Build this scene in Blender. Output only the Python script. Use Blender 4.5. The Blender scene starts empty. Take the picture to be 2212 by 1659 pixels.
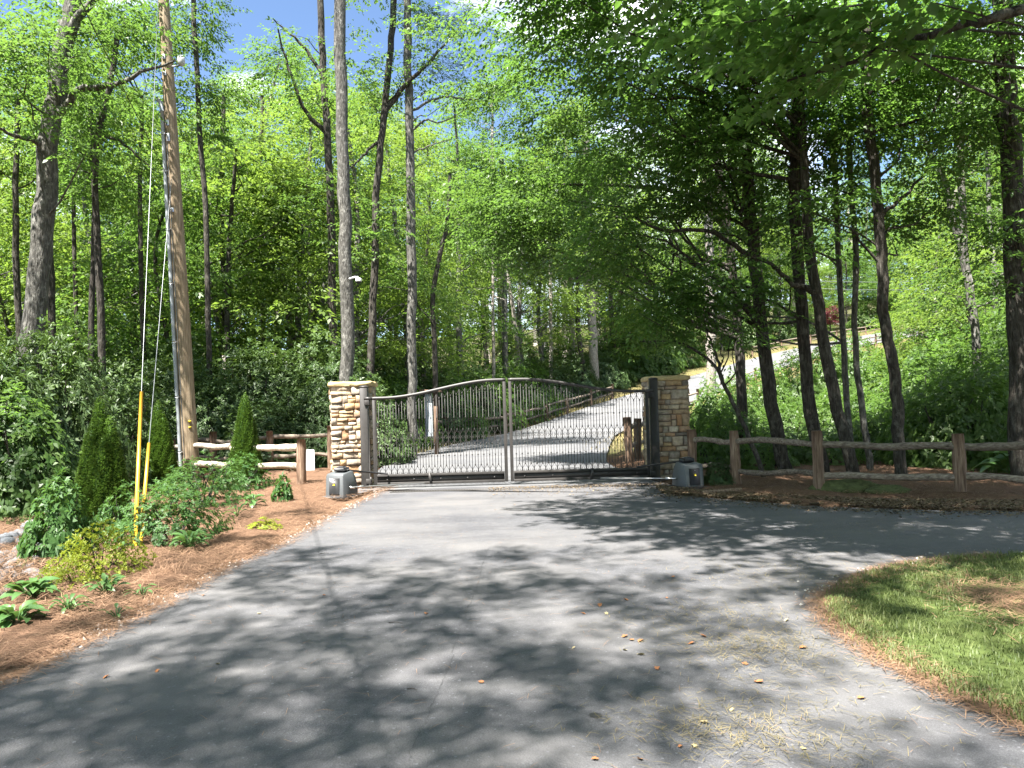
import bpy, math, random
import numpy as np
from mathutils import Matrix, Vector

# ------------------------------------------------------------------ camera, sky, sun, exposure
scene = bpy.context.scene
COL = scene.collection
W, H, F = 2212.0, 1659.0, 1597.0           # photograph frame used for measuring
CAM_H = 1.6
PITCH, ROLL = math.radians(1.6), math.radians(1.6)
_f = Vector((0, math.cos(PITCH), math.sin(PITCH)))
_r0 = Vector((1, 0, 0)); _u0 = Vector((0, -math.sin(PITCH), math.cos(PITCH)))
_r = _r0 * math.cos(ROLL) - _u0 * math.sin(ROLL)
_u = _u0 * math.cos(ROLL) + _r0 * math.sin(ROLL)
cam_data = bpy.data.cameras.new('camera')
cam_data.sensor_width = 36.0
cam_data.lens = 36.0 * F / W
cam_data.clip_start = 0.05
cam_data.clip_end = 3000
cam = bpy.data.objects.new('camera', cam_data)
COL.objects.link(cam)
M = Matrix((( _r.x, _u.x, -_f.x, 0), (_r.y, _u.y, -_f.y, 0), (_r.z, _u.z, -_f.z, CAM_H), (0, 0, 0, 1)))
cam.matrix_world = M
scene.camera = cam

SUN_EL = math.radians(63)
SUN_AZ = (-0.56, -0.83)                      # horizontal direction towards the sun
SUN_DIR = Vector((SUN_AZ[0] * math.cos(SUN_EL), SUN_AZ[1] * math.cos(SUN_EL), math.sin(SUN_EL))).normalized()
sun_data = bpy.data.lights.new('sun', 'SUN')
sun_data.energy = 5.0
sun_data.angle = math.radians(0.53)
sun_data.color = (1.0, 0.955, 0.89)
sun = bpy.data.objects.new('sun', sun_data)
sun.rotation_euler = (-SUN_DIR).to_track_quat('-Z', 'Y').to_euler()
sun.location = (-20, -20, 40)
COL.objects.link(sun)

world = bpy.data.worlds.new('World')
scene.world = world
world.use_nodes = True
nt = world.node_tree
nt.nodes.clear()
w_out = nt.nodes.new('ShaderNodeOutputWorld')
w_bg = nt.nodes.new('ShaderNodeBackground')
w_sky = nt.nodes.new('ShaderNodeTexSky')
w_sky.sky_type = 'NISHITA'
w_sky.sun_disc = False
w_sky.sun_elevation = SUN_EL
w_sky.sun_rotation = math.atan2(SUN_AZ[0], SUN_AZ[1])
w_sky.altitude = 1500
w_sky.air_density = 1.0
w_sky.dust_density = 0.2
w_sky.ozone_density = 2.5
w_tc = nt.nodes.new('ShaderNodeTexCoord')
w_map = nt.nodes.new('ShaderNodeMapping'); w_map.inputs['Scale'].default_value = (1.0, 1.0, 2.2); w_map.inputs['Location'].default_value = (0.62, 0.1, 0.95)
w_noise = nt.nodes.new('ShaderNodeTexNoise'); w_noise.inputs['Scale'].default_value = 3.4; w_noise.inputs['Detail'].default_value = 7; w_noise.inputs['Roughness'].default_value = 0.55
w_ramp = nt.nodes.new('ShaderNodeValToRGB')
w_ramp.color_ramp.elements[0].position = 0.50; w_ramp.color_ramp.elements[0].color = (0, 0, 0, 1)
w_ramp.color_ramp.elements[1].position = 0.66; w_ramp.color_ramp.elements[1].color = (1, 1, 1, 1)
w_mix = nt.nodes.new('ShaderNodeMix'); w_mix.data_type = 'RGBA'
w_mix.inputs['B'].default_value = (13.0, 13.3, 13.8, 1)
nt.links.new(w_tc.outputs['Generated'], w_map.inputs['Vector'])
nt.links.new(w_map.outputs['Vector'], w_noise.inputs['Vector'])
nt.links.new(w_noise.outputs['Fac'], w_ramp.inputs['Fac'])
nt.links.new(w_ramp.outputs['Color'], w_mix.inputs['Factor'])
nt.links.new(w_sky.outputs['Color'], w_mix.inputs['A'])
nt.links.new(w_mix.outputs['Result'], w_bg.inputs['Color'])
w_bg.inputs['Strength'].default_value = 0.056
nt.links.new(w_bg.outputs['Background'], w_out.inputs['Surface'])

vs = scene.view_settings
vs.view_transform = 'Standard'
try: vs.look = 'None'
except Exception: pass
vs.gamma = 1.0
vs.use_curve_mapping = False
vs.exposure = 2.45

cy = scene.cycles
cy.use_denoising = True
cy.max_bounces = 7; cy.diffuse_bounces = 4; cy.glossy_bounces = 2; cy.transmission_bounces = 5; cy.transparent_max_bounces = 4
cy.caustics_reflective = False; cy.caustics_refractive = False
cy.sample_clamp_indirect = 6.0

R = np.random.default_rng(7)
random.seed(7)


def P(px, py, Y):
    """world point seen at photo pixel (px, py) at world depth Y"""
    d = _f + _r * ((px - W / 2) / F) + _u * ((H / 2 - py) / F)
    k = Y / d.y
    return np.array((d.x * k, Y, CAM_H + d.z * k))


def G(px, py, z=0.0):
    """point of the ground plane z seen at photo pixel (px, py)"""
    d = _f + _r * ((px - W / 2) / F) + _u * ((H / 2 - py) / F)
    k = (z - CAM_H) / d.z
    return np.array((d.x * k, d.y * k, z))


# ------------------------------------------------------------------ mesh helpers
def make_mesh(name, V, faces, var=None, smooth=False, extra=None):
    """V (n,3); faces: list of integer arrays (m,k)"""
    V = np.asarray(V, dtype=np.float32)
    faces = [np.asarray(f, dtype=np.int32) for f in faces if len(f)]
    me = bpy.data.meshes.new(name)
    nl = sum(f.size for f in faces); nf = sum(len(f) for f in faces)
    me.vertices.add(len(V)); me.vertices.foreach_set('co', V.ravel())
    me.loops.add(nl); me.polygons.add(nf)
    me.loops.foreach_set('vertex_index', np.concatenate([f.ravel() for f in faces]))
    tot = np.concatenate([np.full(len(f), f.shape[1], dtype=np.int32) for f in faces])
    start = np.concatenate([[0], np.cumsum(tot)[:-1]]).astype(np.int32)
    me.polygons.foreach_set('loop_start', start)
    me.polygons.foreach_set('loop_total', tot)
    if smooth:
        me.polygons.foreach_set('use_smooth', np.ones(nf, dtype=bool))
    if var is not None:
        a = me.attributes.new('var', 'FLOAT', 'POINT')
        a.data.foreach_set('value', np.asarray(var, dtype=np.float32))
    for k, v in (extra or {}).items():
        a = me.attributes.new(k, 'FLOAT', 'POINT')
        a.data.foreach_set('value', np.asarray(v, dtype=np.float32))
    me.update(calc_edges=True)
    return me


class MB:
    """collects pieces of one mesh"""
    def __init__(self):
        self.V = []; self.F = []; self.n = 0; self.A = []

    def add(self, V, faces, var=0.5):
        V = np.asarray(V, dtype=np.float64)
        for f in faces:
            f = np.asarray(f)
            if len(f): self.F.append(f + self.n)
        self.V.append(V); self.n += len(V)
        self.A.append(np.full(len(V), var) if np.isscalar(var) else np.asarray(var))
        return self

    def box(self, c, s, rz=0.0, rx=0.0, ry=0.0, bev=0.0):
        c = np.array(c, float); h = np.array(s, float) / 2
        if bev <= 0:
            v = np.array([(x, y, z) for z in (-1, 1) for y in (-1, 1) for x in (-1, 1)], float) * h
            q = np.array([(0, 2, 3, 1), (4, 5, 7, 6), (0, 1, 5, 4), (2, 6, 7, 3), (0, 4, 6, 2), (1, 3, 7, 5)])
            fs = [q]
        else:
            b = min(bev, h.min() * 0.9)
            v = []
            idx = {}
            for sx in (-1, 1):
                for sy in (-1, 1):
                    for sz in (-1, 1):
                        for ax in range(3):
                            p = np.array((sx, sy, sz), float) * (h - b)
                            p[ax] = (sx, sy, sz)[ax] * h[ax]
                            idx[(sx, sy, sz, ax)] = len(v); v.append(p)
            v = np.array(v)
            q, t = [], []
            for ax in range(3):
                o = [a for a in range(3) if a != ax]
                for sg in (-1, 1):
                    cs = []
                    for a, b2 in ((-1, -1), (1, -1), (1, 1), (-1, 1)):
                        k = [0, 0, 0]; k[ax] = sg; k[o[0]] = a; k[o[1]] = b2
                        cs.append(idx[(k[0], k[1], k[2], ax)])
                    q.append(cs)
                for a in (-1, 1):
                    for b2 in (-1, 1):
                        k0 = [0, 0, 0]; k0[o[0]] = a; k0[o[1]] = b2
                        k0[ax] = -1; k1 = list(k0); k1[ax] = 1
                        q.append([idx[(*k0, o[0])], idx[(*k1, o[0])], idx[(*k1, o[1])], idx[(*k0, o[1])]])
            for sx in (-1, 1):
                for sy in (-1, 1):
                    for sz in (-1, 1):
                        t.append([idx[(sx, sy, sz, 0)], idx[(sx, sy, sz, 1)], idx[(sx, sy, sz, 2)]])
            fs = [np.array(q), np.array(t)]
        v = v @ rot(rx, ry, rz).T + c
        return self.add(v, fs)

    def tube(self, pts, rad, n=8, cap=True, jit=0.0, squash=None, var=0.5):
        V, q = tube(pts, rad, n, jit, squash)
        k = len(pts)
        fs = [q]
        if cap:
            fs.append(np.array([list(range(n))[::-1]])); fs.append(np.array([list(range((k - 1) * n, k * n))]))
        return self.add(V, fs, var)

    def lathe(self, prof, c=(0, 0, 0), n=12, axis='z'):
        pr = np.array(prof, float); k = len(pr)
        a = np.linspace(0, 2 * np.pi, n, endpoint=False)
        V = np.stack([np.outer(pr[:, 0], np.cos(a)), np.outer(pr[:, 0], np.sin(a)), np.repeat(pr[:, 1:2], n, 1)], -1).reshape(-1, 3)
        if axis == 'y': V = V[:, [0, 2, 1]]
        if axis == 'x': V = V[:, [2, 0, 1]]
        i = np.arange(k - 1)[:, None] * n; j = np.arange(n)[None]; j2 = (j + 1) % n
        q = np.stack([i + j, i + j2, i + n + j2, i + n + j], -1).reshape(-1, 4)
        return self.add(V + np.array(c), [q, np.array([list(range(n))[::-1]]), np.array([list(range((k - 1) * n, k * n))])])

    def mesh(self, name, smooth=False):
        return make_mesh(name, np.concatenate(self.V), self.F, np.concatenate(self.A), smooth)


def rot(rx=0.0, ry=0.0, rz=0.0):
    cx, sx = math.cos(rx), math.sin(rx); cyy, sy = math.cos(ry), math.sin(ry); cz, sz = math.cos(rz), math.sin(rz)
    X = np.array(((1, 0, 0), (0, cx, -sx), (0, sx, cx)))
    Yr = np.array(((cyy, 0, sy), (0, 1, 0), (-sy, 0, cyy)))
    Z = np.array(((cz, -sz, 0), (sz, cz, 0), (0, 0, 1)))
    return Z @ Yr @ X


def tube(pts, rad, n=8, jit=0.0, squash=None):
    pts = np.asarray(pts, float); k = len(pts)
    rad = np.full(k, rad) if np.isscalar(rad) else np.asarray(rad, float)
    t = np.gradient(pts, axis=0); t /= np.linalg.norm(t, axis=1, keepdims=True) + 1e-9
    ref = np.array((0.0, 1.0, 0.0)) if abs(t[:, 1]).mean() < 0.8 else np.array((1.0, 0, 0))
    a = np.cross(t, ref); a /= np.linalg.norm(a, axis=1, keepdims=True) + 1e-9
    b = np.cross(t, a)
    ang = np.linspace(0, 2 * np.pi, n, endpoint=False)
    rr = rad[:, None] * (1 + (R.normal(0, jit, (k, n)) if jit else 0))
    sq = squash if squash else (1, 1)
    V = pts[:, None, :] + (rr * np.cos(ang) * sq[0])[..., None] * a[:, None, :] + (rr * np.sin(ang) * sq[1])[..., None] * b[:, None, :]
    i = np.arange(k - 1)[:, None] * n; j = np.arange(n)[None]; j2 = (j + 1) % n
    q = np.stack([i + j, i + n + j, i + n + j2, i + j2], -1).reshape(-1, 4)
    return V.reshape(-1, 3), q


def smooth_path(pts, n):
    """Catmull-Rom resample"""
    pts = np.asarray(pts, float)
    if len(pts) < 3:
        u = np.linspace(0, 1, n)[:, None]; return pts[0] * (1 - u) + pts[-1] * u
    Pp = np.vstack([2 * pts[0] - pts[1], pts, 2 * pts[-1] - pts[-2]])
    out = []
    for u in np.linspace(0, len(pts) - 1 - 1e-6, n):
        i = int(u); t = u - i
        p0, p1, p2, p3 = Pp[i:i + 4]
        out.append(0.5 * ((2 * p1) + (-p0 + p2) * t + (2 * p0 - 5 * p1 + 4 * p2 - p3) * t * t + (-p0 + 3 * p1 - 3 * p2 + p3) * t ** 3))
    return np.array(out)


def obj(name, me, mat=None, parent=None, loc=None, rz=None, kind=None, label=None, cat=None, group=None):
    o = bpy.data.objects.new(name, me)
    if me is not None and mat is not None and len(me.materials) == 0:
        me.materials.append(mat)
    COL.objects.link(o)
    if parent is not None: o.parent = parent
    if loc is not None: o.location = loc
    if rz is not None: o.rotation_euler = (0, 0, rz)
    if kind: o['kind'] = kind
    if label: o['label'] = label
    if cat: o['category'] = cat
    if group: o['group'] = group
    return o


def thing(name, label, cat, loc=(0, 0, 0), rz=0.0, group=None):
    return obj(name, None, loc=loc, rz=rz, label=label, cat=cat, group=group)


# ------------------------------------------------------------------ materials
def new_mat(name):
    m = bpy.data.materials.new(name); m.use_nodes = True
    t = m.node_tree; b = t.nodes['Principled BSDF']
    return m, t, b


def node(t, kind, **kw):
    n = t.nodes.new(kind)
    for k, v in kw.items():
        if k.startswith('i_'): n.inputs[k[2:].replace('_', ' ')].default_value = v
        else: setattr(n, k, v)
    return n


def ramp(t, src, stops):
    r = t.nodes.new('ShaderNodeValToRGB')
    e = r.color_ramp.elements
    while len(e) < len(stops): e.new(0.5)
    for el, (p, c) in zip(e, stops):
        el.position = p; el.color = (*c, 1) if len(c) == 3 else c
    t.links.new(src, r.inputs['Fac'])
    return r


def mixc(t, fac, a, b, mode='MIX'):
    m = t.nodes.new('ShaderNodeMix'); m.data_type = 'RGBA'; m.blend_type = mode
    for s, v in (('Factor', fac), ('A', a), ('B', b)):
        if hasattr(v, 'is_linked') or hasattr(v, 'links'): t.links.new(v, m.inputs[s])
        elif s == 'Factor': m.inputs[s].default_value = v
        else: m.inputs[s].default_value = (*v, 1)
    return m.outputs['Result']


def bump(t, b, src, strength=0.3, dist=0.02):
    n = node(t, 'ShaderNodeBump'); n.inputs['Strength'].default_value = strength; n.inputs['Distance'].default_value = dist
    t.links.new(src, n.inputs['Height']); t.links.new(n.outputs['Normal'], b.inputs['Normal'])


def coords(t, scale=(1, 1, 1), out='Object'):
    tc = node(t, 'ShaderNodeTexCoord'); mp = node(t, 'ShaderNodeMapping'); mp.inputs['Scale'].default_value = scale
    t.links.new(tc.outputs[out], mp.inputs['Vector'])
    return mp.outputs['Vector']


def noise(t, vec, scale, detail=4, rough=0.55):
    n = node(t, 'ShaderNodeTexNoise'); n.inputs['Scale'].default_value = scale; n.inputs['Detail'].default_value = detail; n.inputs['Roughness'].default_value = rough
    t.links.new(vec, n.inputs['Vector'])
    return n.outputs['Fac']


def leaf_mat(name, dark, light, trans, tfac=0.4, rough=0.45, spec=0.4):
    m, t, b = new_mat(name)
    at = node(t, 'ShaderNodeAttribute', attribute_name='var')
    oi = node(t, 'ShaderNodeObjectInfo')
    ad = node(t, 'ShaderNodeMath', operation='MULTIPLY_ADD'); ad.inputs[1].default_value = 0.35; t.links.new(oi.outputs['Random'], ad.inputs[0])
    t.links.new(at.outputs['Fac'], ad.inputs[2])
    sb = node(t, 'ShaderNodeMath', operation='SUBTRACT'); sb.inputs[1].default_value = 0.17; t.links.new(ad.outputs[0], sb.inputs[0])
    c = ramp(t, sb.outputs[0], [(0.0, dark), (1.0, light)])
    t.links.new(c.outputs['Color'], b.inputs['Base Color'])
    b.inputs['Roughness'].default_value = rough
    b.inputs['Specular IOR Level'].default_value = spec
    tr = node(t, 'ShaderNodeBsdfTranslucent')
    c2 = ramp(t, sb.outputs[0], [(0.0, tuple(x * 0.75 for x in trans)), (1.0, trans)])
    t.links.new(c2.outputs['Color'], tr.inputs['Color'])
    mx = node(t, 'ShaderNodeMixShader'); mx.inputs['Fac'].default_value = tfac
    t.links.new(b.outputs['BSDF'], mx.inputs[1]); t.links.new(tr.outputs['BSDF'], mx.inputs[2])
    t.links.new(mx.outputs[0], t.nodes['Material Output'].inputs['Surface'])
    return m


def bark_mat(name, dark, mid, light, lichen=0.5, scale=1.0):
    m, t, b = new_mat(name)
    v = coords(t, (9 * scale, 9 * scale, 1.6 * scale))
    n1 = noise(t, v, 3.0, 6, 0.65)
    c = ramp(t, n1, [(0.32, dark), (0.52, mid), (0.72, light)])
    v2 = coords(t, (1, 1, 0.7))
    n2 = noise(t, v2, 7.0, 7, 0.75)
    f = ramp(t, n2, [(0.53, (0, 0, 0)), (0.62, (1, 1, 1))])
    mul = node(t, 'ShaderNodeMath', operation='MULTIPLY'); mul.inputs[1].default_value = lichen
    t.links.new(f.outputs['Color'], mul.inputs[0])
    col = mixc(t, mul.outputs[0], c.outputs['Color'], tuple(min(1, x * 1.35) for x in light))
    t.links.new(col, b.inputs['Base Color'])
    b.inputs['Roughness'].default_value = 0.9
    b.inputs['Specular IOR Level'].default_value = 0.15
    vo = node(t, 'ShaderNodeTexVoronoi', feature='DISTANCE_TO_EDGE'); vo.inputs['Scale'].default_value = 3.0
    t.links.new(v, vo.inputs['Vector'])
    ad = node(t, 'ShaderNodeMath', operation='ADD'); t.links.new(vo.outputs['Distance'], ad.inputs[0]); t.links.new(n1, ad.inputs[1])
    bump(t, b, ad.outputs[0], 0.9, 0.03)
    return m


def plain(name, col, rough=0.5, metal=0.0, spec=0.4, nscale=None, namp=0.25, bstr=0.0):
    m, t, b = new_mat(name)
    b.inputs['Base Color'].default_value = (*col, 1); b.inputs['Roughness'].default_value = rough
    b.inputs['Metallic'].default_value = metal; b.inputs['Specular IOR Level'].default_value = spec
    if nscale:
        v = coords(t); n1 = noise(t, v, nscale, 5, 0.6)
        c = ramp(t, n1, [(0.3, tuple(x * (1 - namp) for x in col)), (0.7, tuple(min(1, x * (1 + namp)) for x in col))])
        t.links.new(c.outputs['Color'], b.inputs['Base Color'])
        if bstr: bump(t, b, n1, bstr, 0.01)
    return m


def wood_mat(name, dark, mid, light, along='x'):
    m, t, b = new_mat(name)
    sc = {'x': (1.2, 22, 22), 'z': (22, 22, 1.2)}[along]
    v = coords(t, sc); n1 = noise(t, v, 1.6, 6, 0.65)
    oi = node(t, 'ShaderNodeObjectInfo')
    c = ramp(t, n1, [(0.3, dark), (0.5, mid), (0.7, light)])
    mr = node(t, 'ShaderNodeMapRange'); mr.inputs['To Min'].default_value = 0.75; mr.inputs['To Max'].default_value = 1.15
    t.links.new(oi.outputs['Random'], mr.inputs['Value'])
    hs = node(t, 'ShaderNodeHueSaturation'); t.links.new(mr.outputs['Result'], hs.inputs['Value']); t.links.new(c.outputs['Color'], hs.inputs['Color'])
    t.links.new(hs.outputs['Color'], b.inputs['Base Color'])
    b.inputs['Roughness'].default_value = 0.85; b.inputs['Specular IOR Level'].default_value = 0.2
    bump(t, b, n1, 0.7, 0.015)
    return m


LEAF_NEAR = leaf_mat('leaf_near', (0.036, 0.090, 0.020), (0.098, 0.175, 0.040), (0.170, 0.330, 0.05), 0.46, 0.42, 0.45)
LEAF_MID = leaf_mat('leaf_mid', (0.038, 0.086, 0.020), (0.112, 0.178, 0.042), (0.175, 0.32, 0.05), 0.46, 0.45, 0.4)
LEAF_BRIGHT = leaf_mat('leaf_bright', (0.056, 0.108, 0.020), (0.150, 0.210, 0.045), (0.24, 0.37, 0.05), 0.47, 0.48, 0.35)
LEAF_PINE = leaf_mat('leaf_pine', (0.022, 0.055, 0.020), (0.065, 0.115, 0.040), (0.07, 0.13, 0.03), 0.25, 0.5, 0.3)
LEAF_RHODO = leaf_mat('leaf_rhododendron', (0.032, 0.070, 0.022), (0.095, 0.145, 0.048), (0.11, 0.19, 0.035), 0.25, 0.48, 0.35)
LEAF_SPRUCE = leaf_mat('leaf_spruce', (0.035, 0.085, 0.014), (0.120, 0.200, 0.034), (0.12, 0.22, 0.03), 0.3, 0.6, 0.25)
LEAF_SPIREA = leaf_mat('leaf_spirea', (0.12, 0.17, 0.014), (0.25, 0.28, 0.03), (0.30, 0.36, 0.03), 0.4, 0.5, 0.3)
LEAF_AZALEA = leaf_mat('leaf_azalea', (0.030, 0.085, 0.020), (0.085, 0.165, 0.045), (0.12, 0.24, 0.04), 0.35, 0.5, 0.3)
LEAF_HOSTA = leaf_mat('leaf_hosta', (0.040, 0.110, 0.030), (0.110, 0.200, 0.060), (0.14, 0.26, 0.05), 0.3, 0.4, 0.45)
LEAF_RED = leaf_mat('leaf_red', (0.05, 0.012, 0.016), (0.13, 0.03, 0.04), (0.15, 0.03, 0.03), 0.35, 0.5, 0.3)
GRASS = leaf_mat('grass_blade', (0.055, 0.095, 0.024), (0.180, 0.205, 0.070), (0.17, 0.22, 0.06), 0.35, 0.5, 0.3)
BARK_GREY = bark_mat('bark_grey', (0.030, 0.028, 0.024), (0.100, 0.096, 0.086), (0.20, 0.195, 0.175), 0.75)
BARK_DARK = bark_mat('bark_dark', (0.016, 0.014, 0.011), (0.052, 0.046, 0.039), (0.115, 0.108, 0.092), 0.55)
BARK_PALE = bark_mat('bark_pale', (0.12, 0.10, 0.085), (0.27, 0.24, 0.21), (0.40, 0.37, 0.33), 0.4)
STEEL = plain('gate_steel', (0.036, 0.033, 0.031), 0.5, 0.0, 0.4, 6, 0.2)
BOX_GREY = plain('operator_plastic', (0.085, 0.092, 0.097), 0.5, 0, 0.4, 30, 0.06)
BOX_DARK = plain('operator_dark', (0.020, 0.020, 0.021), 0.45)
ZINC = plain('zinc', (0.45, 0.45, 0.44), 0.35, 0.85)
CONDUIT = plain('conduit_grey', (0.30, 0.325, 0.34), 0.5, 0, 0.4, 3, 0.12)
WHITE = plain('white_paint', (0.72, 0.73, 0.74), 0.45)
YELLOW = plain('yellow_guard', (0.50, 0.29, 0.02), 0.4, 0, 0.5, 4, 0.15)
LOGO = plain('yellow_print', (0.70, 0.55, 0.03), 0.5)
WIRE_GREY = plain('wire_grey', (0.22, 0.23, 0.24), 0.4, 0.6)
WIRE_DARK = plain('wire_dark', (0.02, 0.02, 0.02), 0.6)
WOOD_POST = wood_mat('fence_post_wood', (0.06, 0.036, 0.024), (0.17, 0.112, 0.078), (0.31, 0.23, 0.165), 'z')
WOOD_RAIL = wood_mat('fence_rail_wood', (0.06, 0.045, 0.034), (0.19, 0.152, 0.118), (0.33, 0.28, 0.225), 'x')
POLE_WOOD = wood_mat('utility_pole_wood', (0.11, 0.080, 0.050), (0.215, 0.165, 0.108), (0.33, 0.265, 0.185), 'z')
ROCK = plain('river_rock', (0.13, 0.138, 0.15), 0.75, 0, 0.3, 5, 0.45, 0.3)
MOSSROCK = plain('mossy_rock', (0.075, 0.085, 0.035), 0.95, 0, 0.1, 6, 0.5, 0.6)
MORTAR = plain('mortar', (0.20, 0.175, 0.145), 0.95, 0, 0.1, 20, 0.25, 0.4)
CAPSTONE = plain('cap_flagstone', (0.46, 0.36, 0.19), 0.85, 0, 0.2, 6, 0.3, 0.5)
DRY_LEAF = plain('dry_leaf', (0.30, 0.135, 0.06), 0.7, 0, 0.2, 12, 0.4)
PALE_LEAF = plain('pale_leaf', (0.36, 0.30, 0.17), 0.7, 0, 0.2, 12, 0.35)
STRAW = leaf_mat('pine_straw', (0.11, 0.060, 0.036), (0.34, 0.215, 0.135), (0.2, 0.12, 0.07), 0.12, 0.7, 0.2)
LITTER = leaf_mat('leaf_litter', (0.07, 0.050, 0.03), (0.27, 0.205, 0.13), (0.18, 0.13, 0.07), 0.15, 0.75, 0.2)
CLIP = leaf_mat('grass_clippings', (0.10, 0.095, 0.04), (0.30, 0.24, 0.13), (0.18, 0.15, 0.07), 0.2, 0.7, 0.2)
GRAVEL = leaf_mat('pale_gravel', (0.22, 0.21, 0.195), (0.55, 0.53, 0.50), (0.3, 0.3, 0.3), 0.0, 0.85, 0.2)


def stone_mat():
    m, t, b = new_mat('pillar_stone')
    oi = node(t, 'ShaderNodeObjectInfo')
    r = ramp(t, oi.outputs['Random'], [(0.0, (0.36, 0.285, 0.205)), (0.16, (0.26, 0.235, 0.205)), (0.30, (0.44, 0.37, 0.28)), (0.45, (0.29, 0.175, 0.10)),
                                       (0.58, (0.31, 0.285, 0.25)), (0.70, (0.40, 0.285, 0.165)), (0.82, (0.155, 0.135, 0.12)), (0.92, (0.47, 0.41, 0.33)), (1.0, (0.29, 0.20, 0.13))])
    v = coords(t, (1, 1, 1)); n1 = noise(t, v, 11, 6, 0.65)
    n2 = noise(t, v, 3.5, 3, 0.5)
    c = mixc(t, 1.0, r.outputs['Color'], ramp(t, n1, [(0.25, (0.68, 0.65, 0.61)), (0.75, (1.5, 1.47, 1.42))]).outputs['Color'], 'MULTIPLY')
    f = ramp(t, n2, [(0.52, (0, 0, 0)), (0.68, (0.5, 0.5, 0.5))])
    c = mixc(t, f.outputs['Color'], c, (0.30, 0.18, 0.09))
    n4 = noise(t, v, 7.0, 5, 0.7)
    c = mixc(t, ramp(t, n4, [(0.56, (0, 0, 0)), (0.68, (0.4, 0.4, 0.4))]).outputs['Color'], c, (0.085, 0.075, 0.066))
    t.links.new(c, b.inputs['Base Color'])
    b.inputs['Roughness'].default_value = 0.88; b.inputs['Specular IOR Level'].default_value = 0.2
    bump(t, b, n1, 0.8, 0.025)
    return m


def asphalt_mat(name, base, warm):
    m, t, b = new_mat(name)
    v = coords(t)
    n_big = noise(t, v, 0.55, 4, 0.6)
    n_mid = noise(t, v, 9, 5, 0.7)
    n_fine = noise(t, v, 210, 2, 0.7)
    vo = node(t, 'ShaderNodeTexVoronoi'); vo.inputs['Scale'].default_value = 85.0; t.links.new(v, vo.inputs['Vector'])
    c = ramp(t, n_fine, [(0.30, tuple(x * 0.55 for x in base)), (0.55, base), (0.78, tuple(x * 1.75 for x in base))]).outputs['Color']
    c = mixc(t, 1.0, c, ramp(t, n_mid, [(0.3, (0.84, 0.84, 0.84)), (0.7, (1.14, 1.13, 1.12))]).outputs['Color'], 'MULTIPLY')
    c = mixc(t, ramp(t, n_big, [(0.40, (0, 0, 0)), (0.64, (0.75, 0.75, 0.75))]).outputs['Color'], c, warm)
    n_st = noise(t, coords(t, (0.35, 1.1, 1)), 1.7, 6, 0.65)
    c = mixc(t, 1.0, c, ramp(t, n_st, [(0.34, (0.80, 0.80, 0.81)), (0.5, (1, 1, 1)), (0.7, (1.10, 1.09, 1.07))]).outputs['Color'], 'MULTIPLY')
    sp = ramp(t, vo.outputs['Color'], [(0.90, (0, 0, 0)), (0.94, (1, 1, 1))])
    c = mixc(t, sp.outputs['Color'], c, tuple(x * 1.7 for x in base))
    t.links.new(c, b.inputs['Base Color'])
    b.inputs['Roughness'].default_value = 0.82; b.inputs['Specular IOR Level'].default_value = 0.3
    ad = node(t, 'ShaderNodeMath', operation='ADD'); t.links.new(n_fine, ad.inputs[0]); t.links.new(vo.outputs['Distance'], ad.inputs[1])
    bump(t, b, ad.outputs[0], 0.5, 0.008)
    return m


def ground_mat():
    m, t, b = new_mat('woodland_ground')
    v = coords(t)
    n1 = noise(t, v, 1.1, 5, 0.6); n2 = noise(t, v, 26, 5, 0.7)
    vs_ = coords(t, (9, 70, 1)); n3 = noise(t, vs_, 1.0, 4, 0.7)
    straw = ramp(t, n3, [(0.28, (0.070, 0.040, 0.026)), (0.5, (0.150, 0.088, 0.056)), (0.74, (0.27, 0.175, 0.115))]).outputs['Color']
    straw = mixc(t, ramp(t, n1, [(0.45, (0, 0, 0)), (0.72, (0.7, 0.7, 0.7))]).outputs['Color'], straw, (0.075, 0.042, 0.026))
    floor = ramp(t, n2, [(0.3, (0.030, 0.030, 0.014)), (0.55, (0.065, 0.060, 0.026)), (0.75, (0.12, 0.095, 0.045))]).outputs['Color']
    floor = mixc(t, ramp(t, n1, [(0.5, (0, 0, 0)), (0.68, (0.8, 0.8, 0.8))]).outputs['Color'], floor, (0.05, 0.075, 0.02))
    grass = ramp(t, n2, [(0.3, (0.08, 0.085, 0.03)), (0.55, (0.20, 0.165, 0.07)), (0.75, (0.32, 0.25, 0.13))]).outputs['Color']
    a1 = node(t, 'ShaderNodeAttribute', attribute_name='straw'); a2 = node(t, 'ShaderNodeAttribute', attribute_name='verge')
    c = mixc(t, a1.outputs['Fac'], floor, straw); c = mixc(t, a2.outputs['Fac'], c, grass)
    t.links.new(c, b.inputs['Base Color'])
    b.inputs['Roughness'].default_value = 0.95; b.inputs['Specular IOR Level'].default_value = 0.1
    bump(t, b, n2, 0.9, 0.05)
    return m


STONE = stone_mat()
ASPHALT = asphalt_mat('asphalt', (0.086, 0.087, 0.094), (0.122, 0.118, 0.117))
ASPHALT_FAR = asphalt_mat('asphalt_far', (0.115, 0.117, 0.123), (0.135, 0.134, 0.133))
GROUND = ground_mat()
LAWNSOIL = plain('lawn_soil', (0.055, 0.075, 0.022), 0.95, 0, 0.1, 14, 0.5, 0.5)


# ------------------------------------------------------------------ terrain
def softplus(x, k=4.0):
    return k * np.logaddexp(0, x / k)


def terr(x, y):
    x = np.asarray(x, float); y = np.asarray(y, float)
    s = 0.5 * x + 0.87 * y
    h = 0.154 * softplus(s - 38.5, 3.0)
    h = np.where(h > 14, 14 + (h - 14) * 0.8, h)
    return h


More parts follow.
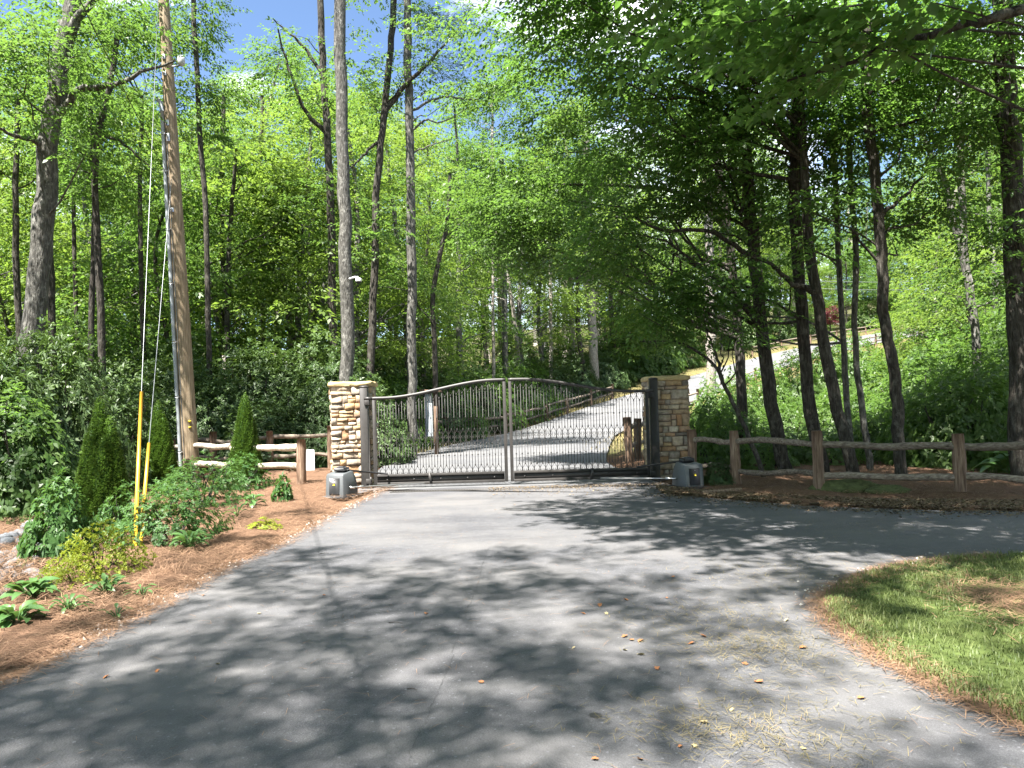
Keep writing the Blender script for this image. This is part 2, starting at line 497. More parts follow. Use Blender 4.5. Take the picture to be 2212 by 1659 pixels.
ROAD_L = np.array([(-3.0, 13.5), (-3.3, 17), (-3.6, 21), (-3.3, 25), (-2.5, 30), (-1.0, 36), (1.4, 43.5), (4.6, 49.5), (8.2, 54), (12.6, 59), (23.5, 71), (33, 78.5), (43, 84), (62, 89)])
ROAD_R = np.array([(2.9, 13.5), (2.5, 17), (2.5, 20), (3.2, 25), (4.0, 30), (5.0, 35), (7.0, 40.5), (9.2, 44.5), (11.8, 47.5), (16.6, 54), (27.6, 66), (36, 72.5), (45, 77), (63, 82)])
nroad = 90
RL = smooth_path(np.c_[ROAD_L, np.zeros(len(ROAD_L))], nroad)[:, :2]
RR = smooth_path(np.c_[ROAD_R, np.zeros(len(ROAD_R))], nroad)[:, :2]
RC = (RL + RR) / 2; RW = np.linalg.norm(RL - RR, axis=1) / 2


def road_dist(x, y):
    """distance beyond the road edge (negative on the road)"""
    p = np.stack([np.ravel(x), np.ravel(y)], -1)
    d = np.linalg.norm(p[:, None, :] - RC[None], axis=2) - RW[None]
    return d.min(1).reshape(np.shape(x))


def g2(pts): return [tuple(G(a, b)[:2]) for a, b in pts]


drive_left = g2([(-260, 1560), (-60, 1488), (60, 1440), (200, 1375), (310, 1320), (420, 1262), (520, 1212), (620, 1168), (710, 1118), (790, 1078), (838, 1054)])
side_far = g2([(1425, 1066), (1500, 1074), (1640, 1086), (1800, 1096), (2000, 1103), (2212, 1106), (2500, 1112)])
lawn_edge = g2([(2600, 1165), (2400, 1178), (2212, 1198), (2080, 1210), (1960, 1226), (1870, 1252), (1822, 1282), (1808, 1312), (1822, 1345), (1880, 1388), (1960, 1436), (2060, 1490), (2212, 1556), (2450, 1660)])


def jitter_line(pts, n, amp, seed):
    rg = np.random.default_rng(seed)
    p = smooth_path(np.c_[np.array(pts), np.zeros(len(pts))], n)[:, :2]
    return p + rg.normal(0, amp, p.shape)


DL = jitter_line(drive_left, 110, 0.018, 1)
SF = jitter_line(side_far, 70, 0.02, 2)
LE = jitter_line(lawn_edge, 110, 0.014, 3)
drive_poly = np.vstack([[(-7.0, -4.0)], DL, [(-3.05, 13.7), (-3.0, 14.4), (2.9, 14.4), (2.95, 13.7)], SF, [(24, 10.5), (24, 8.2)], LE, [(7.5, -4.0)]])


def inside(poly, x, y):
    x = np.asarray(x, float); y = np.asarray(y, float)
    r = np.zeros(x.shape, bool)
    n = len(poly)
    for i in range(n):
        x1, y1 = poly[i]; x2, y2 = poly[(i + 1) % n]
        c = ((y1 > y) != (y2 > y))
        with np.errstate(divide='ignore', invalid='ignore'):
            xi = (x2 - x1) * (y - y1) / (y2 - y1 + 1e-12) + x1
        r ^= c & (x < xi)
    return r


def axis(a, b, fine, lo, hi, g=1.12):
    c = list(np.arange(a, b + 1e-6, fine))
    s = fine
    x = a
    left = []
    while x > lo:
        s = min(s * g, 25); x -= s; left.append(x)
    right = []; s = fine; x = b
    while x < hi:
        s = min(s * g, 25); x += s; right.append(x)
    return np.array(left[::-1] + c + right)


xs = axis(-12, 13, 0.22, -420, 420, 1.06); ys = axis(1, 17, 0.22, -120, 460, 1.03)
GX, GY = np.meshgrid(xs, ys)
GZ = terr(GX, GY)
rd = road_dist(GX, GY)
ind = inside(drive_poly, GX, GY)
bumps = 0.035 * np.sin(GX * 1.9 + 1.3 * np.sin(GY * 1.1)) * np.cos(GY * 1.7) + 0.025 * np.sin(GX * 4.3 + GY * 3.1)
inl = inside(np.vstack([LE, [(9.5, 2.0), (24, 3.0), (24, 8.2)]]), GX, GY)
onroad = (rd < 0.4) | ind | inl
GZ = np.where(onroad, GZ - 0.05, GZ + 0.03 + np.where(rd < 1.5, 0, bumps))
# a dry stream bed sunk along the far left, the bank behind the fence
sx = np.array([G(-60, 1290)[:2], G(20, 1215)[:2], G(70, 1165)[:2], G(120, 1105)[:2], G(150, 1065)[:2], G(165, 1040)[:2]])
SB = smooth_path(np.c_[sx, np.zeros(len(sx))], 40)[:, :2]
sbd = np.linalg.norm(np.stack([GX, GY], -1)[:, :, None, :] - SB[None, None], axis=3).min(2)
GZ -= 0.18 * np.exp(-(sbd / 0.55) ** 2)
straw = np.clip((24 - GY) / 3, 0, 1) * np.clip((12 + GX) / 2.5, 0, 1)
straw = np.maximum(straw, 0.5 * (GY < 20))
verge = np.clip(1 - (rd - 0.6) / 3.0, 0, 1) * 0.8 * np.clip((GY - 21) / 14, 0, 1) * np.where(GX > RC[:, 0].min() + 4, 1.0, 0.35)
n_y, n_x = GX.shape
ii = (np.arange(n_y - 1)[:, None] * n_x + np.arange(n_x - 1)[None]).ravel()
quads = np.stack([ii, ii + 1, ii + n_x + 1, ii + n_x], -1)
obj('ground', make_mesh('ground', np.stack([GX, GY, GZ], -1).reshape(-1, 3), [quads], smooth=True, extra={'straw': straw.ravel(), 'verge': verge.ravel()}), GROUND, kind='structure')


def poly_sheet(name, poly, z, mat, kind='structure'):
    import bmesh
    bm = bmesh.new()
    vs_ = [bm.verts.new((p[0], p[1], z)) for p in poly]
    f = bm.faces.new(vs_)
    if f.normal.z < 0: f.normal_flip()
    bmesh.ops.triangulate(bm, faces=[f])
    me = bpy.data.meshes.new(name); bm.to_mesh(me); bm.free()
    for p in me.polygons:
        if p.normal.z < 0: p.flip()
    return obj(name, me, mat, kind=kind)


driveway = poly_sheet('driveway', drive_poly, 0.012, ASPHALT)
# the drive beyond the gate, climbing round the hill
k = 7
u = np.linspace(0, 1, k)[None, :, None]
ribbon = RL[:, None, :] * (1 - u) + RR[:, None, :] * u
rz_ = terr(ribbon[..., 0], ribbon[..., 1]) + 0.016 + np.clip((ribbon[..., 1] - 20) / 20, 0, 1) * 0.06
rv = np.concatenate([ribbon, rz_[..., None]], -1).reshape(-1, 3)
rv[:, 1] = np.maximum(rv[:, 1], 14.402)
ii = (np.arange(nroad - 1)[:, None] * k + np.arange(k - 1)[None]).ravel()
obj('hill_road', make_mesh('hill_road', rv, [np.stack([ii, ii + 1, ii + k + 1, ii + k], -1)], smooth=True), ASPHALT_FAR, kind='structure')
# lawn wedge
lawn_poly = np.vstack([LE, [(9.5, 2.0), (24, 3.0), (24, 8.2)]])
poly_sheet('lawn', lawn_poly, 0.022, LAWNSOIL)


def rand_in_poly(poly, n, rg, box=None):
    lo = poly.min(0); hi = poly.max(0)
    if box: lo = np.maximum(lo, box[0]); hi = np.minimum(hi, box[1])
    out = np.zeros((0, 2))
    while len(out) < n:
        p = rg.uniform(lo, hi, (n * 2, 2)); p = p[inside(poly, p[:, 0], p[:, 1])]
        out = np.vstack([out, p])
    return out[:n]


# ------------------------------------------------------------------ leaves
def leaf_geo(C, D, N, L, Wd, six=False, fold=0.18, droop=0.12):
    """C base points, D unit directions, N normals (approx), L lengths, Wd widths -> verts, faces"""
    n = len(C)
    D = D / (np.linalg.norm(D, axis=1, keepdims=True) + 1e-9)
    S = np.cross(D, N); S /= np.linalg.norm(S, axis=1, keepdims=True) + 1e-9
    Nn = np.cross(S, D)
    L = np.asarray(L).reshape(-1, 1) * np.ones((n, 1)); Wd = np.asarray(Wd).reshape(-1, 1) * np.ones((n, 1))
    tip = C + D * L - Nn * L * droop
    if not six:
        m = C + D * L * 0.46
        a = m + S * Wd * 0.5 + Nn * Wd * fold; b = m - S * Wd * 0.5 + Nn * Wd * fold
        V = np.stack([C, a, tip, b], 1).reshape(-1, 3)
        q = (np.arange(n)[:, None] * 4 + np.array([0, 1, 2, 3])[None])
        return V, [q], 4
    m1 = C + D * L * 0.28; m2 = C + D * L * 0.66 - Nn * L * droop * 0.4
    a1 = m1 + S * Wd * 0.46 + Nn * Wd * fold; b1 = m1 - S * Wd * 0.46 + Nn * Wd * fold
    a2 = m2 + S * Wd * 0.40 + Nn * Wd * fold; b2 = m2 - S * Wd * 0.40 + Nn * Wd * fold
    V = np.stack([C, a1, a2, tip, b2, b1], 1).reshape(-1, 3)
    base = np.arange(n)[:, None] * 6
    return V, [base + np.array([0, 1, 2, 3])[None], base + np.array([0, 3, 4, 5])[None]], 6


def sprays(anchor, az, pitch, slen, m, leaf_len, wid, rg, six=False, tilt=0.35, hang=0.35):
    """leaf sprays: alternate leaves on short twigs. anchor (s,3)"""
    s = len(anchor)
    ax = np.stack([np.cos(az) * np.cos(pitch), np.sin(az) * np.cos(pitch), np.sin(pitch)], -1)
    side = np.stack([-np.sin(az), np.cos(az), np.zeros(s)], -1)
    t = (np.arange(m) + 0.5) / m
    sg = np.where(np.arange(m) % 2 == 0, 1.0, -1.0)
    bow = -0.22 * (t ** 2)
    base = anchor[:, None, :] + ax[:, None, :] * (slen[:, None] * t[None])[..., None]
    base = base + side[:, None, :] * (sg[None] * slen[:, None] * 0.13 * (1 - 0.6 * t[None]) * rg.uniform(0.2, 1.6, (s, m)))[..., None]
    base[..., 2] += slen[:, None] * bow[None] + rg.normal(0, 0.035, (s, m)) * slen[:, None]
    d = ax[:, None, :] * (0.55 + 0.5 * t[None, :, None]) + side[:, None, :] * sg[None, :, None] * (0.9 - 0.5 * t[None, :, None])
    d = d + rg.normal(0, 0.28, (s, m, 3))
    d[..., 2] -= hang * rg.uniform(0.2, 1.3, (s, m))
    N = np.zeros((s, m, 3)); N[..., 2] = 1
    N = N + rg.normal(0, tilt, (s, m, 3))
    L = leaf_len * rg.uniform(0.65, 1.25, (s, m))
    V, F_, kk = leaf_geo(base.reshape(-1, 3), d.reshape(-1, 3), N.reshape(-1, 3), L.ravel(), L.ravel() * wid, six)
    return V, F_, kk, s * m


def crown_mesh(name, clusters, rg, dens=40, m=12, leaf=0.11, wid=0.52, slen=0.55, six=False, flat=0.55, axis_pt=None, tilt=0.35, hang=0.35, keep=None):
    """clusters: (x,y,z,r). Leaf masses spread in flattened clumps"""
    mb = MB()
    for (x, y, z, r) in clusters:
        ns = max(3, int(dens * r * r * rg.uniform(0.75, 1.25)))
        d = rg.normal(0, 1, (ns, 3)); d /= np.linalg.norm(d, axis=1, keepdims=True)
        rad = r * rg.uniform(0.15, 1.0, ns) ** 0.6
        a = np.array((x, y, z)) + d * rad[:, None] * np.array((1, 1, flat))
        if axis_pt is not None:
            out = np.array((x, y)) - np.array(axis_pt(z)); oa = math.atan2(out[1], out[0])
        else:
            oa = rg.uniform(0, 6.28)
        az = np.arctan2(d[:, 1] + 0.7 * math.sin(oa), d[:, 0] + 0.7 * math.cos(oa)) + rg.normal(0, 0.6, ns)
        pit = rg.normal(-0.12, 0.25, ns)
        if keep is not None:
            kq = keep(a); a, az, pit = a[kq], az[kq], pit[kq]; ns = len(a)
            if ns == 0: continue
        V, F_, kk, nn = sprays(a, az, pit, slen * rg.uniform(0.6, 1.25, ns), m, leaf, wid, rg, six, tilt, hang)
        var = np.clip(rg.normal(0.5, 0.13) + np.repeat(rg.normal(0, 0.16, nn), kk), 0, 1)
        mb.add(V, F_, var)
    return mb


def limb_path(p0, p1, rg, n=7, sag=0.12, wob=0.05):
    p0 = np.array(p0, float); p1 = np.array(p1, float)
    d = np.linalg.norm(p1 - p0)
    mid = (p0 + p1) / 2 + np.array((0, 0, sag * d)) + rg.normal(0, wob * d, 3)
    q = p0 * 0.7 + p1 * 0.3 + rg.normal(0, wob * d, 3) * 0.7
    return smooth_path([p0, q, mid, p1], n)


def trunk_interp(path, z):
    zz = path[:, 2]
    return np.array([np.interp(z, zz, path[:, 0]), np.interp(z, zz, path[:, 1]), z])


SUND = np.array(SUN_DIR)
LIT = []


def gaps(clusters):
    out = []
    for c_ in clusters:
        ok = True
        for (q, rr) in LIT:
            v = np.array(c_[:3]) - q; tt = v @ SUND
            if tt > 0.5 and np.linalg.norm(v - tt * SUND) < rr + c_[3] * 0.75: ok = False; break
        if ok: out.append(c_)
    return out


def build_tree(name, label, path, r0, r1, clusters, leafmat, barkmat, rg, limbs=(), group=None, cat='tree', limb_r=0.3, nlimb=None, rise=0.45, **kw):
    """path: world trunk points from the ground up. clusters: world (x,y,z,r)"""
    path = np.asarray(path, float)
    clusters = gaps(clusters)
    base = path[0].copy()
    pp = smooth_path(path, max(14, len(path) * 4))
    pp[1:-1, :2] += rg.normal(0, r0 * 0.10, (len(pp) - 2, 2))
    u_ = np.linspace(0, 1, len(pp))
    rad = r0 * (1 - u_) + r1 * u_
    rad[0] *= 1.55; rad[1] *= 1.15
    t = thing(name, label, cat, loc=tuple(base), group=group)
    tb = MB(); tb.tube(pp - base, rad, 12, jit=0.035)
    order = list(range(len(clusters)))
    if nlimb is None: nlimb = max(6, int(0.22 * len(order)))
    if nlimb is not None and nlimb < len(order):
        order = list(rg.choice(len(order), nlimb, replace=False))
    for i in order:
        x, y, z, r = clusters[i]
        hd = math.hypot(x - np.interp(z, pp[:, 2], pp[:, 0]), y - np.interp(z, pp[:, 2], pp[:, 1]))
        za = np.clip(z - rise * hd - 0.2, base[2] + 0.25 * (pp[-1, 2] - base[2]), pp[-1, 2] - 0.1)
        a = trunk_interp(pp, za)
        ra = np.interp(za, pp[:, 2], rad)
        n = 7
        lp = limb_path(a, (x, y, z), rg, n, rg.uniform(-0.02, 0.14), 0.075)
        lr = np.linspace(max(0.010, min(ra * 0.5, 0.012 + 0.011 * hd) * limb_r / 0.3), 0.006, n)
        tb.tube(lp - base, lr, 6, cap=False)
    for lp, ra, rb in limbs:
        lp = smooth_path(lp, 14) ; lp[1:-1] += rg.normal(0, 0.02, (12, 3))
        tb.tube(lp - base, np.linspace(ra, rb, 14), 8, cap=True, jit=0.05)
    obj('trunk', tb.mesh('trunk', True), barkmat, t)
    if len(clusters):
        mb = crown_mesh('crown', [(x - base[0], y - base[1], z - base[2], r) for x, y, z, r in clusters], rg,
                        axis_pt=lambda z: (np.interp(z + base[2], pp[:, 2], pp[:, 0]) - base[0], np.interp(z + base[2], pp[:, 2], pp[:, 1]) - base[1]), **kw)
        obj('crown', mb.mesh('crown'), leafmat, t)
    return t


def clump_cloud(c, rad, n, rg, rmin=0.6, rmax=1.1, shell=0.5):
    """n clump centres inside an ellipsoid"""
    c = np.array(c, float); rad = np.array(rad, float)
    d = rg.normal(0, 1, (n, 3)); d /= np.linalg.norm(d, axis=1, keepdims=True)
    k_ = rg.uniform(0, 1, n) ** shell
    p = c + d * k_[:, None] * rad
    return [(p[i, 0], p[i, 1], p[i, 2], rg.uniform(rmin, rmax)) for i in range(n)]


def ppath(pts, Y, top=None, ground=True):
    """trunk path from photo pixels (listed from the bottom up) at depth Y; extended down to the ground and up to height top"""
    w = [P(a, b, Y) for a, b in pts]
    w = sorted(w, key=lambda v: v[2])
    if ground:
        d = (w[1] - w[0]) / max(0.2, (w[1] - w[0])[2])
        gz = float(terr(w[0][0], w[0][1])) - 0.15
        if w[0][2] > gz + 0.05:
            h = w[0][2] - gz
            w = [w[0] - d * h * np.array((0.6, 0.6, 1.0))] + w
        else:
            w[0][2] = gz
    if top is not None and top > w[-1][2] + 0.5:
        d = (w[-1] - w[-2]) / max(0.2, (w[-1] - w[-2])[2])
        h = top - w[-1][2]
        w.append(w[-1] + d * h * np.array((0.6, 0.6, 1)))
    return np.array(w)

# ------------------------------------------------------------------ stone pillars
def split_rect(x, z, w, h, rg, out):
    """random courses with staggered joints; tall courses mix full blocks with stacked thin ledges"""
    zz = z; last = []
    while zz < z + h - 1e-6:
        ch = float(rg.choice((0.075, 0.10, 0.13, 0.16, 0.20, 0.24), p=(0.10, 0.16, 0.22, 0.22, 0.18, 0.12)))
        if z + h - zz < ch + 0.06: ch = z + h - zz
        xx = x; cuts = []
        while xx < x + w - 1e-6:
            cw = rg.uniform(0.10, 0.24) + (0.16 if rg.random() < 0.35 else 0)
            if x + w - (xx + cw) < 0.09: cw = x + w - xx
            else:
                for q in last:
                    if abs(xx + cw - q) < 0.03: cw += 0.045
                if x + w - (xx + cw) < 0.07: cw = x + w - xx
            if ch > 0.15 and rg.random() < 0.35:
                f = rg.uniform(0.35, 0.65); out.append((xx, zz, cw, ch * f)); out.append((xx, zz + ch * f, cw, ch * (1 - f)))
            else: out.append((xx, zz, cw, ch))
            xx += cw; cuts.append(xx)
        last = cuts; zz += ch


def stone_mesh(w, h, rg, depth=0.05):
    """rough quarried block: bulged uneven front (towards -y), rounded rim"""
    g = 0.003 + rg.uniform(0, 0.003)
    e_ = rg.uniform(0.003, 0.007)
    xx = np.array((g, g + e_, w * rg.uniform(0.3, 0.7), w - g - e_, w - g)) ; zz = np.array((g, g + e_, h * rg.uniform(0.3, 0.7), h - g - e_, h - g))
    X, Z = np.meshgrid(xx, zz)
    Yv = np.full(X.shape, -0.010)
    Yv[1:-1, 1:-1] = -0.016 + rg.normal(0, 0.006, (3, 3)) - rg.uniform(0, 0.03)
    Yv[1:-1, 1:-1] += rg.uniform(-0.22, 0.22) * (Z[1:-1, 1:-1] - h / 2) + rg.uniform(-0.1, 0.1) * (X[1:-1, 1:-1] - w / 2)
    Yv = np.minimum(Yv, -0.006)
    for e in ((0, slice(None)), (-1, slice(None)), (slice(None), 0), (slice(None), -1)):
        X[e] += rg.normal(0, 0.0035, X[e].shape); Z[e] += rg.normal(0, 0.0035, Z[e].shape)
    V = np.stack([X, Yv, Z], -1).reshape(-1, 3)
    n = 5
    ii = (np.arange(n - 1)[:, None] * n + np.arange(n - 1)[None]).ravel()
    q = np.stack([ii, ii + 1, ii + n + 1, ii + n], -1)
    ring = list(range(0, 5)) + [9, 14, 19, 24] + [23, 22, 21, 20] + [15, 10, 5]
    back = V[ring].copy(); back[:, 1] = depth
    V = np.vstack([V, back]); m = len(ring)
    q2 = np.array([(ring[i], 25 + i, 25 + (i + 1) % m, ring[(i + 1) % m]) for i in range(m)])
    return make_mesh('stone', V, [q, q2])


def pillar(x0, x1, y0, hgt, label, seed):
    rg = np.random.default_rng(seed)
    w = x1 - x0
    t = thing('stone_pillar', label, 'pillar', ((x0 + x1) / 2, y0 + w / 2, 0.0))
    c = MB(); c.box((0, 0, (hgt - 0.1) / 2 - 0.1), (w - 0.06, w - 0.06, hgt - 0.1 + 0.2))
    obj('core', c.mesh('core'), MORTAR, t)
    for face in range(4):
        rects = []
        # quoins alternate with the field so that the corner reads as laid blocks
        split_rect(0, 0.0, w if face % 2 == 0 else w - 0.05, hgt - 0.1, rg, rects)
        off = 0 if face % 2 == 0 else 0.025
        for (x, z, ww, hh) in rects:
            o = obj('stone', stone_mesh(ww, hh, rg, 0.045), STONE, t)
            a = face * math.pi / 2
            lx = -w / 2 + x + off; ly = -w / 2 + 0.002 * face
            o.location = (lx * math.cos(a) - ly * math.sin(a), lx * math.sin(a) + ly * math.cos(a), z)
            o.rotation_euler = (0, 0, a)
    # flagstone cap: uneven slab with a ragged rim
    n = 40
    ang = np.linspace(0, 2 * np.pi, n, endpoint=False)
    hw = w / 2 + 0.055
    sqr = 1 / np.maximum(np.abs(np.cos(ang)), np.abs(np.sin(ang)))
    rr = hw * np.minimum(sqr, 1.36)
    rings = []
    for zz, k_, am in ((hgt - 0.1, 0.965, 0.012), (hgt - 0.08, 1.0, 0.014), (hgt - 0.045, 1.005, 0.016), (hgt - 0.012, 0.985, 0.012), (hgt, 0.90, 0.02)):
        r_ = rr * k_ + rg.normal(0, am, n)
        rings.append(np.stack([r_ * np.cos(ang), r_ * np.sin(ang), zz + rg.normal(0, 0.005, n)], -1))
    V = np.concatenate(rings)
    i = np.arange(4)[:, None] * n; j = np.arange(n)[None]; j2 = (j + 1) % n
    q = np.stack([i + j, i + j2, i + n + j2, i + n + j], -1).reshape(-1, 4)
    V = np.vstack([V, [(0, 0, hgt + 0.005), (0, 0, hgt - 0.1)]])
    tri = np.array([(4 * n + a, 4 * n + (a + 1) % n, 5 * n) for a in range(n)] + [((a + 1) % n, a, 5 * n + 1) for a in range(n)])
    obj('cap', make_mesh('cap', V, [q, tri]), CAPSTONE, t)
    return t


YP = 15.0
LX0, LX1 = P(716, 930, YP)[0], P(798, 930, YP)[0]
RX0, RX1 = P(1407, 930, YP)[0], P(1489, 930, YP)[0]
pillar(LX0, LX1, YP, 2.16, 'sunlit tan stacked stone pillar with flagstone cap beside the conifers', 11)
pillar(RX0, RX1, YP, 2.10, 'shaded brown stacked stone pillar under the leaning trees', 12)

# ------------------------------------------------------------------ gate
YG = 14.72
GXL = P(806, 940, YG)[0]; GXC = P(1098, 940, YG)[0]; GXR = P(1403, 940, YG)[0]


def rail_h(u): 
    v = np.clip((u - 0.10) / 0.82, 0, 1); v = v * v * (3 - 2 * v)
    return 1.80 + 0.30 * v


def sweep_bar(xz, th, dy):
    p = np.asarray(xz, float); t_ = np.gradient(p, axis=0); t_ /= np.linalg.norm(t_, axis=1, keepdims=True)
    nrm = np.stack([-t_[:, 1], t_[:, 0]], -1)
    V = []
    for a, b in ((-1, -1), (1, -1), (1, 1), (-1, 1)):
        q = p + nrm * th / 2 * a
        V.append(np.stack([q[:, 0], np.full(len(q), b * dy / 2), q[:, 1]], -1))
    V = np.stack(V, 1).reshape(-1, 3)
    k_ = len(p); i = np.arange(k_ - 1)[:, None] * 4; j = np.arange(4)[None]; j2 = (j + 1) % 4
    q = np.stack([i + j, i + j2, i + 4 + j2, i + 4 + j], -1).reshape(-1, 4)
    return V, [q, np.array([[3, 2, 1, 0], [4 * k_ - 4, 4 * k_ - 3, 4 * k_ - 2, 4 * k_ - 1]])]


def lyre_mesh(p):
    mb = MB()
    for s in (-1, 1):
        arm = [(0, 0), (0.010, 0.012), (0.026, 0.038), (p * 0.86, 0.070), (p * 0.94, 0.100), (p * 0.86, 0.126), (p * 0.55, 0.136), (p * 0.30, 0.125), (p * 0.30, 0.108), (p * 0.48, 0.104)]
        mb.tube([(s * a, 0, b) for a, b in arm], 0.0042, 4, cap=False)
    mb.lathe([(0.006, -0.030), (0.013, -0.022), (0.008, -0.014), (0.015, -0.004), (0.012, 0.006), (0.004, 0.012)], n=6)
    return mb.mesh('scroll', False)


def gate_leaf(xh, wdt, s, label):
    t = thing('gate_leaf', label, 'gate', (xh, YG, 0.0))
    d = 0.06
    def part(name, mb): return obj(name, mb.mesh(name), STEEL, t)
    u_ = np.linspace(0, 1, 40)
    V, f = sweep_bar(np.stack([s * (u_ * (wdt + 0.035) - 0.035), rail_h(u_)], -1), 0.058, d)
    part('top_rail', MB().add(V, f))
    part('hinge_stile', MB().box((s * 0.03, 0, 0.93), (0.062, d - 0.004, 1.68), bev=0.004))
    part('meeting_stile', MB().box((s * (wdt - 0.032), 0, 1.075), (0.064, d - 0.004, 1.99), bev=0.004))
    iw = wdt - 0.13; ic = s * (0.062 + iw / 2)
    part('bottom_rail', MB().box((ic, 0, 0.10), (iw, d - 0.006, 0.052), bev=0.004))
    part('middle_rail', MB().box((ic, 0, 0.262), (iw, d - 0.006, 0.048), bev=0.004))
    part('kick_panel', MB().box((ic, 0.006, 0.181), (iw, 0.006, 0.110)))
    for i in range(5):
        part('bolt', MB().lathe([(0.016, 0), (0.016, 0.008), (0.008, 0.016)], (0, 0, 0), 8, 'y')).location = (ic + (i - 2) * iw * 0.21, -0.011, 0.175)
    part('strap', MB().box((s * wdt * 0.42, -0.034, 0.19), (0.05, 0.008, 0.22), ry=-0.18 * s))
    n = int(round(iw / 0.0592)); n += (n % 2 == 0)
    p = iw / (n + 1)
    ly = lyre_mesh(p * 0.98)
    for i in range(n):
        lx = 0.062 + p * (i + 1)
        top = float(rail_h(lx / wdt)) - 0.028
        if i % 2 == 0:
            o = part('picket', _pk(0.284, top, (0.63, 1.38)))
            o.location = (s * lx, 0, 0)
        else:
            o = part('picket', _pk(0.435, 0.845, ())); o.location = (s * lx, 0, 0)
            o = part('picket', _pk(1.135, top - 0.15, ())); o.location = (s * lx, 0, 0)
            for z, up in ((0.425, -1), (0.852, 1), (1.128, -1), (top - 0.142, 1)):
                q = obj('scroll', ly, STEEL, t); q.location = (s * lx, 0, z)
                if up < 0: q.rotation_euler = (math.pi, 0, 0)
    return t


def _pk(z0, z1, knobs):
    prof = [(0.0056, z0)]
    for kz in knobs:
        prof += [(0.0056, kz - 0.018), (0.0135, kz - 0.009), (0.0135, kz + 0.007), (0.0056, kz + 0.016)]
    prof.append((0.0056, z1))
    return MB().lathe(prof, n=6)


gate_leaf(GXL, GXC - GXL - 0.025, 1, 'sunlit dark steel gate leaf with scrollwork next to the sunlit pillar')
gate_leaf(GXR, GXR - GXC - 0.025, -1, 'shaded dark steel gate leaf with scrollwork next to the shaded pillar')


def hinge_post(x, s, label):
    t = thing('gate_post', label, 'post', (x, YG + 0.06, 0.0))
    obj('post', MB().box((0, 0, 0.96), (0.155, 0.155, 2.12), bev=0.008).mesh('post'), STEEL, t)
    c = MB().lathe([(0.112, 2.02), (0.112, 2.045), (0.06, 2.065)], n=4)
    o = obj('cap', c.mesh('cap'), STEEL, t); o.rotation_euler = (0, 0, math.pi / 4)
    for z in (1.72, 0.16):
        h = MB(); h.box((s * 0.07, -0.085, z), (0.10, 0.05, 0.10), bev=0.006); h.lathe([(0.022, z - 0.07), (0.022, z + 0.085)], (s * 0.115, -0.075, 0), 10)
        obj('hinge', h.mesh('hinge'), STEEL, t)
    obj('top_bracket', MB().box((s * 0.09, -0.09, 1.80), (0.15, 0.03, 0.062)).mesh('top_bracket'), STEEL, t)
    return t


hinge_post(P(788, 930, YG + 0.06)[0], 1, 'tall square steel hinge post in front of the sunlit pillar')
hinge_post(P(1414, 930, YG + 0.06)[0], -1, 'tall square steel hinge post in front of the shaded pillar')


